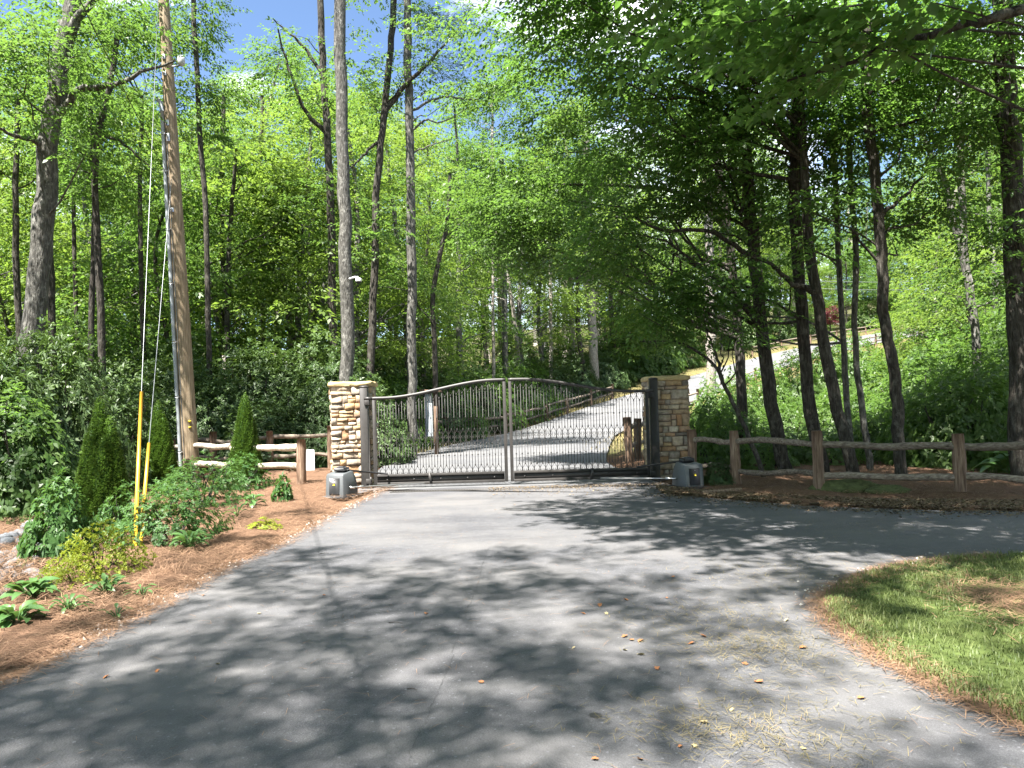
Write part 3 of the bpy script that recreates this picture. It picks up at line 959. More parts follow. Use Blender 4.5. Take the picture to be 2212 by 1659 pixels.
# ------------------------------------------------------------------ gate operators
def operator(px, Y, rz, s, gate_x, label):
    c = P(px, 1060, Y)
    t = thing('gate_operator', label, 'gate operator', (c[0], Y, 0.0), rz)
    # moulded hood: profile in the side view (y, z), extruded across
    w0, w1 = 0.36, 0.33
    prof = [(-0.24, 0.03), (-0.225, 0.40), (-0.20, 0.435), (0.06, 0.47), (0.12, 0.46), (0.20, 0.36), (0.25, 0.20), (0.26, 0.03)]
    V = []; rings = []
    for xs_, ins in ((-1, 0.03), (-1, 0.0), (1, 0.0), (1, 0.03)):
        xx = xs_ * (0.19 if ins == 0.03 else 0.172)
        xx = xs_ * (0.172 if ins == 0.0 else 0.19)
        for (y, z) in prof:
            k_ = 1 - (0.0 if ins == 0 else 0.05)
            V.append((xx * (1 - 0.12 * z), y * k_, 0.03 + (z - 0.03) * (1 if ins == 0 else 0.965)))
    # order: outer left, inner left, inner right, outer right
    n = len(prof); V = np.array(V)
    q = []
    for a in range(3):
        for b in range(n - 1):
            q.append((a * n + b, a * n + b + 1, (a + 1) * n + b + 1, (a + 1) * n + b))
    ends = [list(range(n))[::-1], list(range(3 * n, 4 * n))]
    obj('hood', make_mesh('hood', V, [np.array(q), np.array(ends)]), BOX_GREY, t)
    obj('base_plate', MB().box((0, 0, 0.018), (0.46, 0.62, 0.03), bev=0.004).mesh('base_plate'), BOX_DARK, t)
    pn = obj('front_panel', MB().box((0, -0.238, 0.215), (0.215, 0.02, 0.30), rx=-0.04, bev=0.008).mesh('front_panel'), BOX_DARK, t)
    st = [(0.034 if i % 2 == 0 else 0.016) for i in range(8)]
    an = [math.pi / 4 + i * math.pi / 4 for i in range(8)]
    lv = [(st[i] * math.cos(an[i]), -0.2535 , 0.25 + st[i] * math.sin(an[i]) * 0.85) for i in range(8)]
    lv += [(x, y + 0.004, z) for x, y, z in lv]
    lf = [list(range(8))]
    obj('logo', make_mesh('logo', np.array(lv), [np.array(lf), np.array([(i, (i + 1) % 8, 8 + (i + 1) % 8, 8 + i) for i in range(8)])]), LOGO, pn)
    obj('keyhole', MB().lathe([(0.007, -0.252), (0.007, -0.246)], (0, 0, 0.33), 8, 'y').mesh('keyhole'), ZINC, pn)
    lid = MB(); lid.box((0.03 * s, -0.03, 0.505), (0.23, 0.20, 0.075), bev=0.02); lid.box((0.03 * s, -0.03, 0.55), (0.13, 0.12, 0.02), bev=0.006)
    obj('top_module', lid.mesh('top_module'), BOX_DARK, t)
    obj('sticker', MB().box((s * 0.182, 0.02, 0.19), (0.004, 0.06, 0.10)).mesh('sticker'), WHITE, t)
    ou = MB(); ou.lathe([(0.03, 0), (0.03, 0.05), (0.018, 0.06), (0.018, 0.12)], (s * 0.17, -0.02, 0.17), 10, 'x' if s > 0 else 'x')
    obj('output_shaft', ou.mesh('output_shaft'), ZINC, t)
    Mi = np.linalg.inv(rot(0, 0, rz))
    def loc(p): return Mi @ (np.array(p) - np.array((c[0], Y, 0.0)))
    g1 = np.array((gate_x + s * 0.28, YG - 0.05, 0.27)); a0 = np.array((c[0] + s * 0.12, Y + 0.05, 0.50))
    a1 = np.array((c[0] + s * 0.38, Y + 0.55, 0.42))
    m_ = MB(); m_.tube([loc((c[0] + s * 0.05, Y + 0.02, 0.485)), loc(g1 + (0, 0, 0.03))], 0.019, 4)
    obj('arm', m_.mesh('arm'), BOX_DARK, t)
    m_ = MB(); b0 = np.array((c[0] + s * 0.22, Y - 0.02, 0.17)); b1 = np.array((gate_x + s * 1.0, YG - 0.05, 0.10))
    pts = np.array([b0 + (b1 - b0) * f_ for f_ in (0, .08, .09, .13, .14, .2, .21, 1)])
    V_, q_ = tube([loc(x) for x in pts], [0.014, 0.014, 0.026, 0.026, 0.010, 0.010, 0.012, 0.010], 8)
    m_.add(V_, [q_])
    obj('link_rod', m_.mesh('link_rod'), ZINC, t)
    return t


operator(738, 13.62, -0.34, 1, GXL, 'grey gate operator box on sunlit pine straw with black front panel')
operator(1487, 13.55, 0.30, -1, GXR, 'grey gate operator box in shade beside the dark pillar')

# trench drain across the drive
td = obj('trench_drain', None, kind='structure', loc=(0.15, 14.02, 0))
td_l = 5.0
f_ = MB(); f_.box((0, -0.085, 0.016), (td_l, 0.03, 0.02)); f_.box((0, 0.085, 0.016), (td_l, 0.03, 0.02))
obj('drain_frame', f_.mesh('drain_frame'), STEEL, td)
f_ = MB()
for i in range(100):
    f_.box((-td_l / 2 + (i + 0.5) * td_l / 100, 0, 0.015), (0.028, 0.138, 0.014))
o = obj('grate', f_.mesh('grate'), plain('drain_iron', (0.07, 0.066, 0.06), 0.8), td); o['kind'] = 'stuff'

# ------------------------------------------------------------------ split rail fences
def rough_log(p0, p1, r0, r1, rg, n=9, sides=7, amp=0.12, bow=0.03, squash=(1, 1)):
    p0 = np.array(p0, float); p1 = np.array(p1, float)
    u_ = np.linspace(0, 1, n)[:, None]
    pts = p0 * (1 - u_) + p1 * u_
    pts[:, 2] += np.interp(np.linspace(0, 1, n), np.linspace(0, 1, 5), np.concatenate([[0], rg.normal(0, bow, 3), [0]]))
    rad = np.linspace(r0, r1, n) * (1 + rg.normal(0, amp * 0.6, n))
    return tube(pts, rad, sides, jit=amp * 0.55, squash=squash)


def add_log(mb, *a, **k_):
    sides = k_.get('sides', 7)
    V, q = rough_log(*a, **k_)
    n = len(V) // sides
    mb.add(V, [q, np.array([list(range(sides))[::-1]]), np.array([list(range((n - 1) * sides, n * sides))])])
    return mb


def fence(name, label, pts, rg, post_h=1.0, post_r=0.09, rails=(0.42, 0.82), rail_r=0.062, top_z=None, group=None, skip=(), rail_mat=None, detail=True):
    """pts: (x, y) of posts"""
    pts = [np.array((p[0], p[1], float(terr(p[0], p[1])))) for p in pts]
    t = thing(name, label, 'fence', tuple(pts[0]), group=group)
    b = pts[0]
    for i, p in enumerate(pts):
        if i in skip: continue
        mb = MB()
        lean = rg.normal(0, 0.03, 2)
        h = post_h * rg.uniform(0.95, 1.05)
        add_log(mb, p - b + (0, 0, -0.2), p - b + (lean[0], lean[1], h), post_r * 1.05, post_r * 0.95, rg, n=7 if detail else 4, sides=9 if detail else 6, amp=0.10, bow=0.0)
        obj('post', mb.mesh('post', detail), WOOD_POST, t)
    for a, c in zip(pts[:-1], pts[1:]):
        for rz in rails:
            mb = MB()
            add_log(mb, a - b + (0, 0, rz + rg.normal(0, 0.025)), c - b + (0, 0, rz + rg.normal(0, 0.025)), rail_r * rg.uniform(0.85, 1.15), rail_r * rg.uniform(0.8, 1.1), rg,
                    n=10 if detail else 4, sides=7 if detail else 5, amp=0.16, bow=0.028 if detail else 0.01, squash=(1.0, 0.65))
            obj('rail', mb.mesh('rail', False), rail_mat or WOOD_RAIL, t)
    return t


rgf = np.random.default_rng(21)
near_post = P(650, 1046, 15.9)[:2]
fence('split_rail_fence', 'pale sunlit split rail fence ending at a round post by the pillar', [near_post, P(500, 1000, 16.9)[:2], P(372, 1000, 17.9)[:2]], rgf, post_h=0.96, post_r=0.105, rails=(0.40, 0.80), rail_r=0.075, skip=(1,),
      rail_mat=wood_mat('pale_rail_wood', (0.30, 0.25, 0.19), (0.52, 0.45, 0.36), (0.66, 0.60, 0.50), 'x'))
fence('split_rail_fence', 'weathered brown split rail fence against the rhododendrons behind the sunlit pillar', [P(330, 1000, 19.6)[:2], P(460, 1000, 19.3)[:2], P(584, 1000, 19.6)[:2], P(716, 1000, 19.9)[:2], P(790, 1000, 20.2)[:2]], rgf, post_h=1.12, post_r=0.10, rails=(0.42, 0.92), rail_r=0.062)
fence('split_rail_fence', 'shaded split rail fence running from the dark pillar under the trees', [P(1497, 1030, 14.6)[:2], P(1590, 1030, 13.6)[:2], P(1770, 1050, 12.35)[:2], P(2076, 1063, 11.55)[:2], P(2390, 1080, 10.9)[:2]], rgf, post_h=0.98, post_r=0.088, rails=(0.30, 0.78), rail_r=0.058)
fence('split_rail_fence', 'sunlit split rail fence along the far side of the drive behind the gate',
      [(-5.6, 22.5), (-4.6, 25.6), (-3.9, 28.6), (-2.9, 32.0), (-1.7, 35.5), (-0.4, 39.0), (0.6, 42.6), (2.1, 45.6), (3.6, 48.4), (5.4, 50.8), (7.2, 53.2)], rgf, post_h=1.15, post_r=0.10, rails=(0.45, 0.92), rail_r=0.065, detail=True)
fence('split_rail_fence', 'split rail fence with close-set posts seen through the gate by the dark pillar',
      [(3.0, 19.2), (3.35, 20.2), (3.9, 21.6), (5.0, 24.2), (6.2, 28.0), (7.2, 32)], rgf, post_h=1.15, post_r=0.11, rails=(0.45, 0.95), rail_r=0.065)
k0 = [(RR[i] + (RR[i] - RL[i]) / np.linalg.norm(RR[i] - RL[i]) * 1.0) for i in range(44, nroad, 3)]
fence('split_rail_fence', 'distant fence on the downhill side of the hill road', k0, rgf, post_h=1.1, post_r=0.10, rails=(0.45, 0.9), rail_r=0.06, detail=False)
k1 = [(RL[i] - (RR[i] - RL[i]) / np.linalg.norm(RR[i] - RL[i]) * 1.0) for i in range(69, nroad, 3)]
fence('split_rail_fence', 'distant fence on the uphill side of the hill road', k1, rgf, post_h=1.1, post_r=0.10, rails=(0.45, 0.9), rail_r=0.06, detail=False)

# white sign plate seen from behind the round post
sp = P(660, 1000, 16.35)
t = thing('sign_board', 'white sign board standing behind the round fence post', 'sign', (sp[0], 16.35, 0))
obj('panel', MB().box((0, 0, 0.50), (0.40, 0.02, 0.46), bev=0.008).mesh('panel'), WHITE, t)
obj('stake', MB().box((-0.02, 0.03, 0.32), (0.04, 0.035, 0.68)).mesh('stake'), WOOD_POST, t)

# post with blue-grey panel and little roof behind the gate
kx = P(932, 900, 24.5)
t = thing('notice_post', 'brown post with blue-grey panel and small roof behind the gate', 'notice post', (kx[0], 24.5, 0))
obj('post', MB().box((0.14, 0.02, 0.98), (0.13, 0.13, 2.2)).mesh('post'), WOOD_POST, t)
obj('panel', MB().box((-0.08, -0.06, 1.33), (0.24, 0.05, 1.42), bev=0.01).mesh('panel'), CONDUIT, t)
obj('roof', MB().box((0, 0, 2.13), (0.72, 0.5, 0.05), ry=0.10).mesh('roof'), WOOD_POST, t)

# landscape timber and mossy rock at the shaded verge
a, b = G(1515, 1072), G(1600, 1064)
mb = MB(); add_log(mb, (0, 0, 0.04), b - a + (0, 0, 0.04), 0.05, 0.045, rgf, sides=8, amp=0.05, bow=0.0)
obj('landscape_timber', mb.mesh('landscape_timber'), WOOD_POST, loc=tuple(a), label='short landscape timber lying beside the shaded operator box', cat='timber')


def rock_mesh(rg, n=10, m=7, flat=0.6, rough=0.13, name='rock'):
    th = np.linspace(0, np.pi, m); ph = np.linspace(0, 2 * np.pi, n, endpoint=False)
    V = [(0, 0, 1.0)]
    for a_ in th[1:-1]:
        for b_ in ph: V.append((math.sin(a_) * math.cos(b_), math.sin(a_) * math.sin(b_), math.cos(a_)))
    V.append((0, 0, -1.0)); V = np.array(V)
    V *= (1 + rg.normal(0, rough, (len(V), 1)))
    # facet by clipping against a few random planes
    for _ in range(7):
        nn = rg.normal(0, 1, 3); nn /= np.linalg.norm(nn); d = rg.uniform(0.62, 0.85)
        k_ = np.maximum(V @ nn - d, 0); V -= k_[:, None] * nn
    V *= np.array((rg.uniform(0.9, 1.3), rg.uniform(0.75, 1.0), flat))
    q, t_ = [], []
    for j in range(n): t_.append((0, 1 + j, 1 + (j + 1) % n))
    for r_ in range(m - 3):
        for j in range(n):
            a_ = 1 + r_ * n; q.append((a_ + j, a_ + n + j, a_ + n + (j + 1) % n, a_ + (j + 1) % n))
    last = len(V) - 1
    for j in range(n): t_.append((last, 1 + (m - 3) * n + (j + 1) % n, 1 + (m - 3) * n + j))
    return make_mesh(name, V, [np.array(q), np.array(t_)])


rgk = np.random.default_rng(5)
for (px, py, sc, lab) in ((1830, 1062, 0.42, 'low mossy boulder in front of the shaded fence'), (1915, 1066, 0.26, 'smaller flat mossy rock beside the low boulder')):
    c = G(px, py)
    o = obj('boulder', rock_mesh(rgk, 14, 9, 0.42, 0.07, 'boulder'), MOSSROCK, loc=(c[0], c[1], 0.03), label=lab, cat='rock'); o.scale = (sc * 1.4, sc, sc)

# dry stream bed of grey stones
sbed = obj('stream_bed', None, kind='structure', loc=(0, 0, 0))
rock_me = [rock_mesh(rgk, 7, 5, 0.62, 0.12, 'river_stone') for _ in range(7)]
for me in rock_me: me.materials.append(ROCK)
for i in range(300):
    f_ = rgk.uniform(0, 1) ** 0.8; j = f_ * (len(SB) - 1); p = SB[int(j)]
    off = rgk.normal(0, 0.24, 2)
    o = obj('river_stone', rock_me[i % 7], None, sbed)
    d_ = np.linalg.norm(off)
    o.location = (p[0] + off[0], p[1] + off[1], 0.03 - 0.18 * math.exp(-(d_ / 0.55) ** 2) + rgk.uniform(0.0, 0.11))
    sc = rgk.uniform(0.06, 0.14); o.scale = (sc, sc, sc); o.rotation_euler = tuple(rgk.uniform(0, 6, 3) * (0.12, 0.12, 1))

# ------------------------------------------------------------------ utility pole, guys, wires
YPOLE = 17.6
pb = P(415, 1040, YPOLE); pt = P(350, -60, YPOLE)
pt2 = pb + (pt - pb) * 1.14
pole_len = np.linalg.norm(pt2 - pb)
t = thing('utility_pole', 'tall leaning wooden utility pole with grey conduit', 'utility pole', (pb[0], pb[1], 0.0))
axis_d = (pt2 - pb) / pole_len
def on_pole(h): return axis_d * (h / axis_d[2])
mb = MB()
hs = np.linspace(-0.3, pt2[2], 26)
mb.tube([on_pole(h) for h in hs], np.interp(hs, (0, 12), (0.185, 0.125)), 20, jit=0.012)
obj('pole', mb.mesh('pole', True), POLE_WOOD, t)
def rad_at(h): return float(np.interp(h, (0, 12), (0.185, 0.125)))
def side(h, ang, extra=0.0):
    r_ = rad_at(h) + extra
    return on_pole(h) + np.array((math.cos(ang) * r_, math.sin(ang) * r_, 0))
LEFT = math.radians(215)
ch = np.linspace(-0.1, 8.85, 24)
obj('conduit', MB().tube([side(h, LEFT, 0.045) for h in ch], 0.043, 10).mesh('conduit', True), CONDUIT, t)
for h in (0.7, 2.0, 3.3, 4.7, 6.0, 7.4, 8.3):
    m_ = MB(); m_.tube([side(h - 0.02, LEFT, 0.045), side(h + 0.02, LEFT, 0.045)], 0.054, 10)
    m_.box(side(h, LEFT, 0.01), (0.10, 0.10, 0.03), rz=LEFT)
    obj('conduit_clamp', m_.mesh('conduit_clamp'), ZINC, t)
m_ = MB(); m_.tube([side(8.85, LEFT, 0.045), side(9.05, LEFT, 0.06), side(9.12, LEFT, 0.13)], [0.05, 0.055, 0.04], 8)
obj('weatherhead', m_.mesh('weatherhead'), CONDUIT, t)
FRONT = math.radians(262)
for h, sz in ((6.45, 0.10), (8.55, 0.14), (8.2, 0.2), (10.15, 0.11), (9.75, 0.11)):
    m_ = MB(); q_ = side(h, FRONT, 0.01); m_.box(q_, (0.075, 0.03, sz), bev=0.004); m_.lathe([(0.02, -0.06), (0.02, 0.0)], q_ + (0, -0.01, 0), 8, 'y')
    obj('bolt_plate', m_.mesh('bolt_plate'), ZINC, t)
obj('ground_wire', MB().tube([side(h, FRONT - 0.25, 0.008) for h in np.linspace(0, 8.4, 20)], 0.008, 5).mesh('ground_wire'), WIRE_GREY, t)
for h in (1.42, 1.28):
    obj('tag', MB().box(side(h, math.radians(300), 0.004), (0.055, 0.03, 0.045), rz=math.radians(30)).mesh('tag'), LOGO, t)
# insulator on a stand-off arm
h = 9.95
m_ = MB(); a_ = side(h, math.radians(-20), 0.0)
m_.tube([a_, a_ + (0.20, -0.05, 0.0)], 0.022, 6)
obj('standoff_arm', m_.mesh('standoff_arm'), WIRE_GREY, t)
m_ = MB(); m_.lathe([(0.03, -0.02), (0.055, 0.0), (0.085, 0.03), (0.085, 0.19), (0.06, 0.22), (0.02, 0.25)], a_ + (0.25, -0.06, 0.0), 14)
obj('insulator', m_.mesh('insulator', True), plain('insulator_grey', (0.45, 0.46, 0.46), 0.4), t)

anchor = G(291, 1192)
def world_pole(h): return np.array((pb[0], pb[1], 0)) + on_pole(h)
for (top_h, glen, dx, gname) in ((12.2, 2.42, 0.0, 'long yellow plastic guard on the guy wire in the shrub bed'), (7.2, 1.98, 0.05, 'shorter yellow plastic guard leaning beside the long one')):
    a_ = anchor + (dx, dx * 0.4, 0.0); e_ = world_pole(top_h) + (0, -0.15, 0)
    d_ = (e_ - a_) / np.linalg.norm(e_ - a_)
    g_ = thing('guy_wire', 'steel guy wire with ' + gname, 'guy wire', tuple(a_))
    obj('cable', MB().tube([(0, 0, 0) - d_ * 0.2, d_ * 3, e_ - a_], 0.005, 6).mesh('cable'), WIRE_GREY, g_)
    obj('guard', MB().tube([d_ * 0.02, d_ * glen * 0.5, d_ * glen], [0.024, 0.023, 0.022], 10).mesh('guard', True), YELLOW, g_)


def sag_wire(name, label, a_, b_, sag, r, mat, cat='wire', group=None):
    a_ = np.array(a_, float); b_ = np.array(b_, float)
    u_ = np.linspace(0, 1, 24)[:, None]
    p = a_ * (1 - u_) + b_ * u_; p[:, 2] -= (4 * sag * u_ * (1 - u_))[:, 0]
    return obj(name, MB().tube(p - a_, r, 5).mesh(name), mat, loc=tuple(a_), label=label, cat=cat, group=group)


wa = world_pole(7.2) + (-0.05, -0.2, 0)
wd = P(186, 0, 10.0)
sag_wire('overhead_wire', 'dark overhead wire running from the pole towards the viewer', wa, wa + (wd - wa) * 4.2, 0.25, 0.008, WIRE_DARK)
for i, (p1, p2) in enumerate((((430, 600), (612, 600)), ((430, 635), (615, 637)), ((430, 653), (610, 655)))):
    sag_wire('distant_wire', ('topmost', 'middle', 'lowest')[i] + ' of three thin distant wires behind the utility pole', P(p1[0] - 120, p1[1] - 4, 30), P(p2[0] + 260, p2[1], 34), 0.1, 0.009, WIRE_GREY)
for i, (p1, p2) in enumerate((((1740, 606), (2140, 600)), ((1740, 622), (2140, 618)))):
    sag_wire('distant_wire', ('upper', 'lower')[i] + ' of two thin wires above the hill road', P(p1[0], p1[1], 74), P(p2[0], p2[1], 80), 0.3, 0.028, WIRE_GREY)
c = P(484, 770, 24)
t = thing('service_post', 'short pale post with side arm in the shrubs beyond the pole', 'post', (c[0], 24, 0))
obj('post', MB().box((0, 0, 1.65), (0.09, 0.09, 3.6)).mesh('post'), BARK_PALE, t)
obj('arm', MB().tube([(-0.05, 0, 3.4), (0.5, 0, 3.44)], 0.022, 6).mesh('arm'), WIRE_GREY, t)

# ------------------------------------------------------------------ trees: shared helpers
def copy_tree(src, loc, rz, sc, label, group, squash=1.0):
    r = src.copy(); COL.objects.link(r)
    r.location = loc; r.rotation_euler = (0, 0, rz); r.scale = (sc * squash, sc * squash, sc)
    r['label'] = label; r['group'] = group
    for ch in PARTS[src.name]:
        c = ch.copy(); COL.objects.link(c); c.parent = r
    return r


PARTS = {}


def register(t):
    PARTS[t.name] = [o for o in COL.objects if o.parent == t]
    return t


# ------------------------------------------------------------------ named trees around the gate
rt = np.random.default_rng(101)

for (px, py, Y, rr) in ((346, 930, 16.8, 0.45), (346, 1000, 16.8, 0.35), (750, 930, 15, 0.75), (760, 850, 15, 0.5), (735, 1050, 13.6, 0.4), (650, 1000, 15.9, 0.35), (560, 975, 16.4, 0.4), (880, 950, 14.7, 0.7), (980, 900, 14.7, 0.6), (900, 1020, 14.7, 0.5)):
    LIT.append((P(px, py, Y), rr))
for (px, py, rr) in ((900, 1085, 0.8), (1000, 1090, 0.8), (1100, 1085, 0.7), (850, 1120, 0.8), (960, 1130, 0.8), (1080, 1130, 0.6), (640, 1140, 0.45), (690, 1090, 0.5), (215, 1225, 0.25), (300, 1300, 0.22), (110, 1150, 0.3)):
    LIT.append((G(px, py), rr))
# (name, label, pixel trunk, depth, diameter px low/high, top, bark)
def hero(name, label, pts, Y, d0, d1, top, bark, clusters, leafmat, **kw):
    path = ppath(pts, Y, top)
    return build_tree(name, label, path, d0 / F * Y / 2, d1 / F * Y / 2, clusters, leafmat, bark, rt, **kw)


def cl(px, py, Y, rx, ry, rz, n, rmin=0.6, rmax=1.1, shell=0.5):
    return clump_cloud(P(px, py, Y), (rx, ry, rz), n, rt, rmin, rmax, shell)


# --- tall trunks behind the sunlit pillar
pine_cl = []
hero('pine_tree', 'tallest straight grey trunk rising behind the sunlit pillar', [(755, 990), (752, 815), (747, 560), (740, 300), (733, 0)], 22, 32, 24, 21, BARK_GREY,
     cl(735, -250, 22, 3.0, 3.0, 3.2, 12, 0.6, 1.0), LEAF_PINE, dens=27, m=12, leaf=0.16, wid=0.14, slen=0.6)
hero('oak_tree', 'slender trunk close behind the tallest grey trunk, its limbs forking to one side', [(722, 960), (720, 760), (716, 560), (708, 300), (697, 150), (692, 0)], 25.5, 20, 13, 17, BARK_DARK,
     cl(640, 160, 25.5, 2.2, 2.2, 1.6, 12, 0.6, 1.0) + cl(690, 430, 25, 1.6, 1.5, 1.6, 12, 0.5, 0.9), LEAF_MID,
     limbs=[([P(706, 290, 25.5), P(660, 240, 25.2), P(625, 150, 25), P(600, 60, 25)], 0.09, 0.025), ([P(697, 160, 25.5), P(650, 95, 25.4), P(590, 40, 25.2)], 0.07, 0.02)],
     dens=27, leaf=0.12)
hero('oak_tree', 'forked dark trunk leaning slightly behind the sunlit gate leaf', [(798, 960), (800, 800), (808, 600), (815, 400), (830, 250), (845, 100), (850, 0)], 24, 18, 13, 18, BARK_DARK,
     cl(900, 110, 24, 3.0, 2.0, 1.7, 17, 0.5, 0.95) + cl(780, 190, 24, 1.6, 1.8, 1.6, 9, 0.5, 0.8) + cl(870, -110, 24, 3.0, 2.6, 1.4, 12) + cl(835, 480, 24, 1.2, 1.2, 1.6, 8, 0.4, 0.7), LEAF_MID,
     limbs=[([P(832, 240, 24), P(880, 180, 23.8), P(940, 120, 23.5), P(1010, 40, 23.3)], 0.10, 0.02), ([P(822, 300, 24), P(780, 340, 23.8), P(735, 385, 23.6)], 0.06, 0.015)],
     dens=27, leaf=0.125)
hero('pine_tree', 'pale grey pine trunk above the middle of the sunlit gate leaf', [(890, 970), (889, 830), (890, 560), (885, 330), (882, 150), (880, 0)], 24, 24, 15, 18, BARK_GREY,
     cl(1010, 150, 24, 1.6, 1.4, 0.35, 6, 0.45, 0.75) + cl(950, 60, 24, 1.7, 1.5, 0.5, 7, 0.5, 0.8) + cl(1030, 210, 24, 1.0, 1.2, 0.2, 4, 0.4, 0.6) + cl(880, -150, 24, 3, 2.6, 1.8, 16, 0.6, 1.0), LEAF_PINE,
     limbs=[([P(884, 290, 24), P(920, 260, 23.9), P(960, 262, 23.8), P(1015, 230, 23.7)], 0.045, 0.012), ([P(884, 240, 24), P(960, 210, 23.8), P(1030, 215, 23.6), P(1060, 190, 23.5)], 0.05, 0.012),
            ([P(886, 330, 24), P(930, 315, 23.8), P(975, 300, 23.7)], 0.035, 0.010)],
     dens=46, m=14, leaf=0.19, wid=0.10, slen=0.5, tilt=0.7, hang=0.1)
hero('maple_tree', 'crooked thin trunk beyond the pale pine', [(942, 960), (940, 810), (935, 650), (950, 550), (965, 490), (970, 420)], 28, 13, 8, 10.5, BARK_DARK,
     cl(960, 430, 28, 2.0, 1.8, 1.7, 14, 0.6, 1.0) + cl(900, 620, 28, 2.0, 1.6, 1.3, 12, 0.5, 0.9), LEAF_MID, dens=27, leaf=0.13)

# --- woods at the far left of the picture
hero('oak_tree', 'massive leaning trunk at the far left edge of the wood', [(60, 960), (75, 650), (95, 450), (115, 250), (140, 80), (160, 0)], 17, 50, 30, 15.5, BARK_GREY,
     cl(60, 230, 15.5, 2.0, 1.6, 1.5, 16, 0.5, 0.9) + cl(210, 60, 17, 2.4, 1.6, 1.2, 14, 0.5, 0.9) + cl(10, 60, 15, 1.8, 1.5, 1.2, 10) + cl(150, -150, 17, 3.6, 3.4, 2.0, 14, 0.7, 1.1), LEAF_MID,
     limbs=[([P(112, 270, 17), P(170, 195, 16.8), P(240, 185, 16.6), P(300, 160, 16.4), P(380, 130, 16.3)], 0.10, 0.02), ([P(140, 90, 17), P(175, 30, 16.8), P(230, -30, 16.6)], 0.14, 0.05),
            ([P(100, 330, 17), P(65, 300, 16.6), P(20, 290, 16.2), P(-40, 260, 15.8)], 0.08, 0.02)], dens=27, leaf=0.115)
hero('maple_tree', 'dark slender trunk between the massive tree and the utility pole', [(225, 960), (222, 830), (215, 600), (206, 400), (213, 280), (235, 200)], 19, 17, 11, 11.5, BARK_DARK,
     cl(240, 190, 19, 1.9, 1.6, 1.5, 15, 0.5, 0.9) + cl(270, 330, 19, 1.6, 1.4, 1.0, 9, 0.5, 0.8) + cl(170, 380, 19, 1.4, 1.3, 1.2, 8, 0.5, 0.8), LEAF_MID,
     limbs=[([P(206, 320, 19), P(240, 295, 18.9), P(290, 330, 18.8), P(335, 370, 18.7)], 0.05, 0.012)], dens=27, leaf=0.12)
hero('maple_tree', 'second slender trunk twinned with the dark one near the pole', [(190, 960), (195, 830), (200, 600), (205, 420), (200, 330)], 19.6, 15, 9, 10, BARK_DARK,
     cl(160, 280, 19.6, 1.8, 1.5, 1.3, 12, 0.5, 0.9), LEAF_MID, dens=27, leaf=0.12)
hero('locust_tree', 'dark hanging foliage tree standing behind the utility pole top', [(455, 940), (450, 700), (445, 480), (430, 250), (420, 60)], 23, 13, 10, 15.5, BARK_DARK,
     cl(430, 230, 23, 1.0, 1.3, 2.3, 18, 0.45, 0.85) + cl(400, 60, 23, 1.6, 1.5, 1.4, 12, 0.5, 0.9) + cl(300, 60, 23, 2.0, 1.6, 1.6, 14, 0.5, 0.9) + cl(400, -130, 23, 2.2, 2, 1.2, 12), LEAF_PINE if False else LEAF_MID, dens=34, leaf=0.115, hang=0.6)
for i, (px, d, Y, lab) in enumerate(((40, 16, 21, 'thin dark trunk nearest the left frame edge in the wood'), (112, 18, 22, 'thin trunk just behind the massive leaning trunk'), (308, 12, 24, 'thin straight trunk just left of the guy wires'),
                                     (485, 13, 30, 'slim trunk in the wood between pole and spirea-coloured understory'), (568, 12, 33, 'slim trunk in the wood left of the pale crooked trunk'),
                                     (560 - 395, 11, 25, 'very thin dark trunk in the deep wood between the big trunks'))):
    hero('woodland_tree', lab, [(px + 8, 930), (px, 700), (px - 6, 450), (px - 2, 250)], Y, d, d * 0.6, 2 + Y * 0.42, BARK_DARK,
         cl(px + 10, 330, Y, 2.1, 1.8, 2.2, 16, 0.6, 1.0) + cl(px - 20, 130 if px < 330 else 300, Y, 2.0, 1.8, 1.6, 12, 0.6, 1.0), LEAF_MID if i % 2 else LEAF_BRIGHT, dens=24, leaf=0.13)

# --- pale sunlit trunks beyond the gate
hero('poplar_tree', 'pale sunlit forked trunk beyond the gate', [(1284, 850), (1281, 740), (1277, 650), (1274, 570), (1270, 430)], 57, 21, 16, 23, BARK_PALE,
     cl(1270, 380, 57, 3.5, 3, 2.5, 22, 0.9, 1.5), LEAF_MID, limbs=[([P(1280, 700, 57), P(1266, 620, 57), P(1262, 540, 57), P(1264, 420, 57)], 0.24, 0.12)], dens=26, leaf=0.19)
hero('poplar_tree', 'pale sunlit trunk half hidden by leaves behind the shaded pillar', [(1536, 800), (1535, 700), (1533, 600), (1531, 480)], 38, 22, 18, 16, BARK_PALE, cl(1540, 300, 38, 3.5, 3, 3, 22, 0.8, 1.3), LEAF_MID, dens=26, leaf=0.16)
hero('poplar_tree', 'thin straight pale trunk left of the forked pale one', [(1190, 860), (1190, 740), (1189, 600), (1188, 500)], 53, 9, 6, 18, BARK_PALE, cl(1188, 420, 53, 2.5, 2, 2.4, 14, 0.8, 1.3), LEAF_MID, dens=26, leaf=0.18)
hero('poplar_tree', 'grey trunk rising over the gate meeting stiles', [(1091, 850), (1091, 760), (1090, 640), (1086, 520), (1085, 440)], 46, 14, 10, 17, BARK_GREY, cl(1085, 400, 46, 3, 2.5, 2.6, 18, 0.8, 1.3), LEAF_MID, dens=26, leaf=0.18)
hero('poplar_tree', 'pale trunk slanting beside the grey trunk over the gate', [(1122, 850), (1117, 740), (1108, 670), (1095, 590), (1090, 540)], 51, 10, 7, 14, BARK_PALE, [], LEAF_MID)
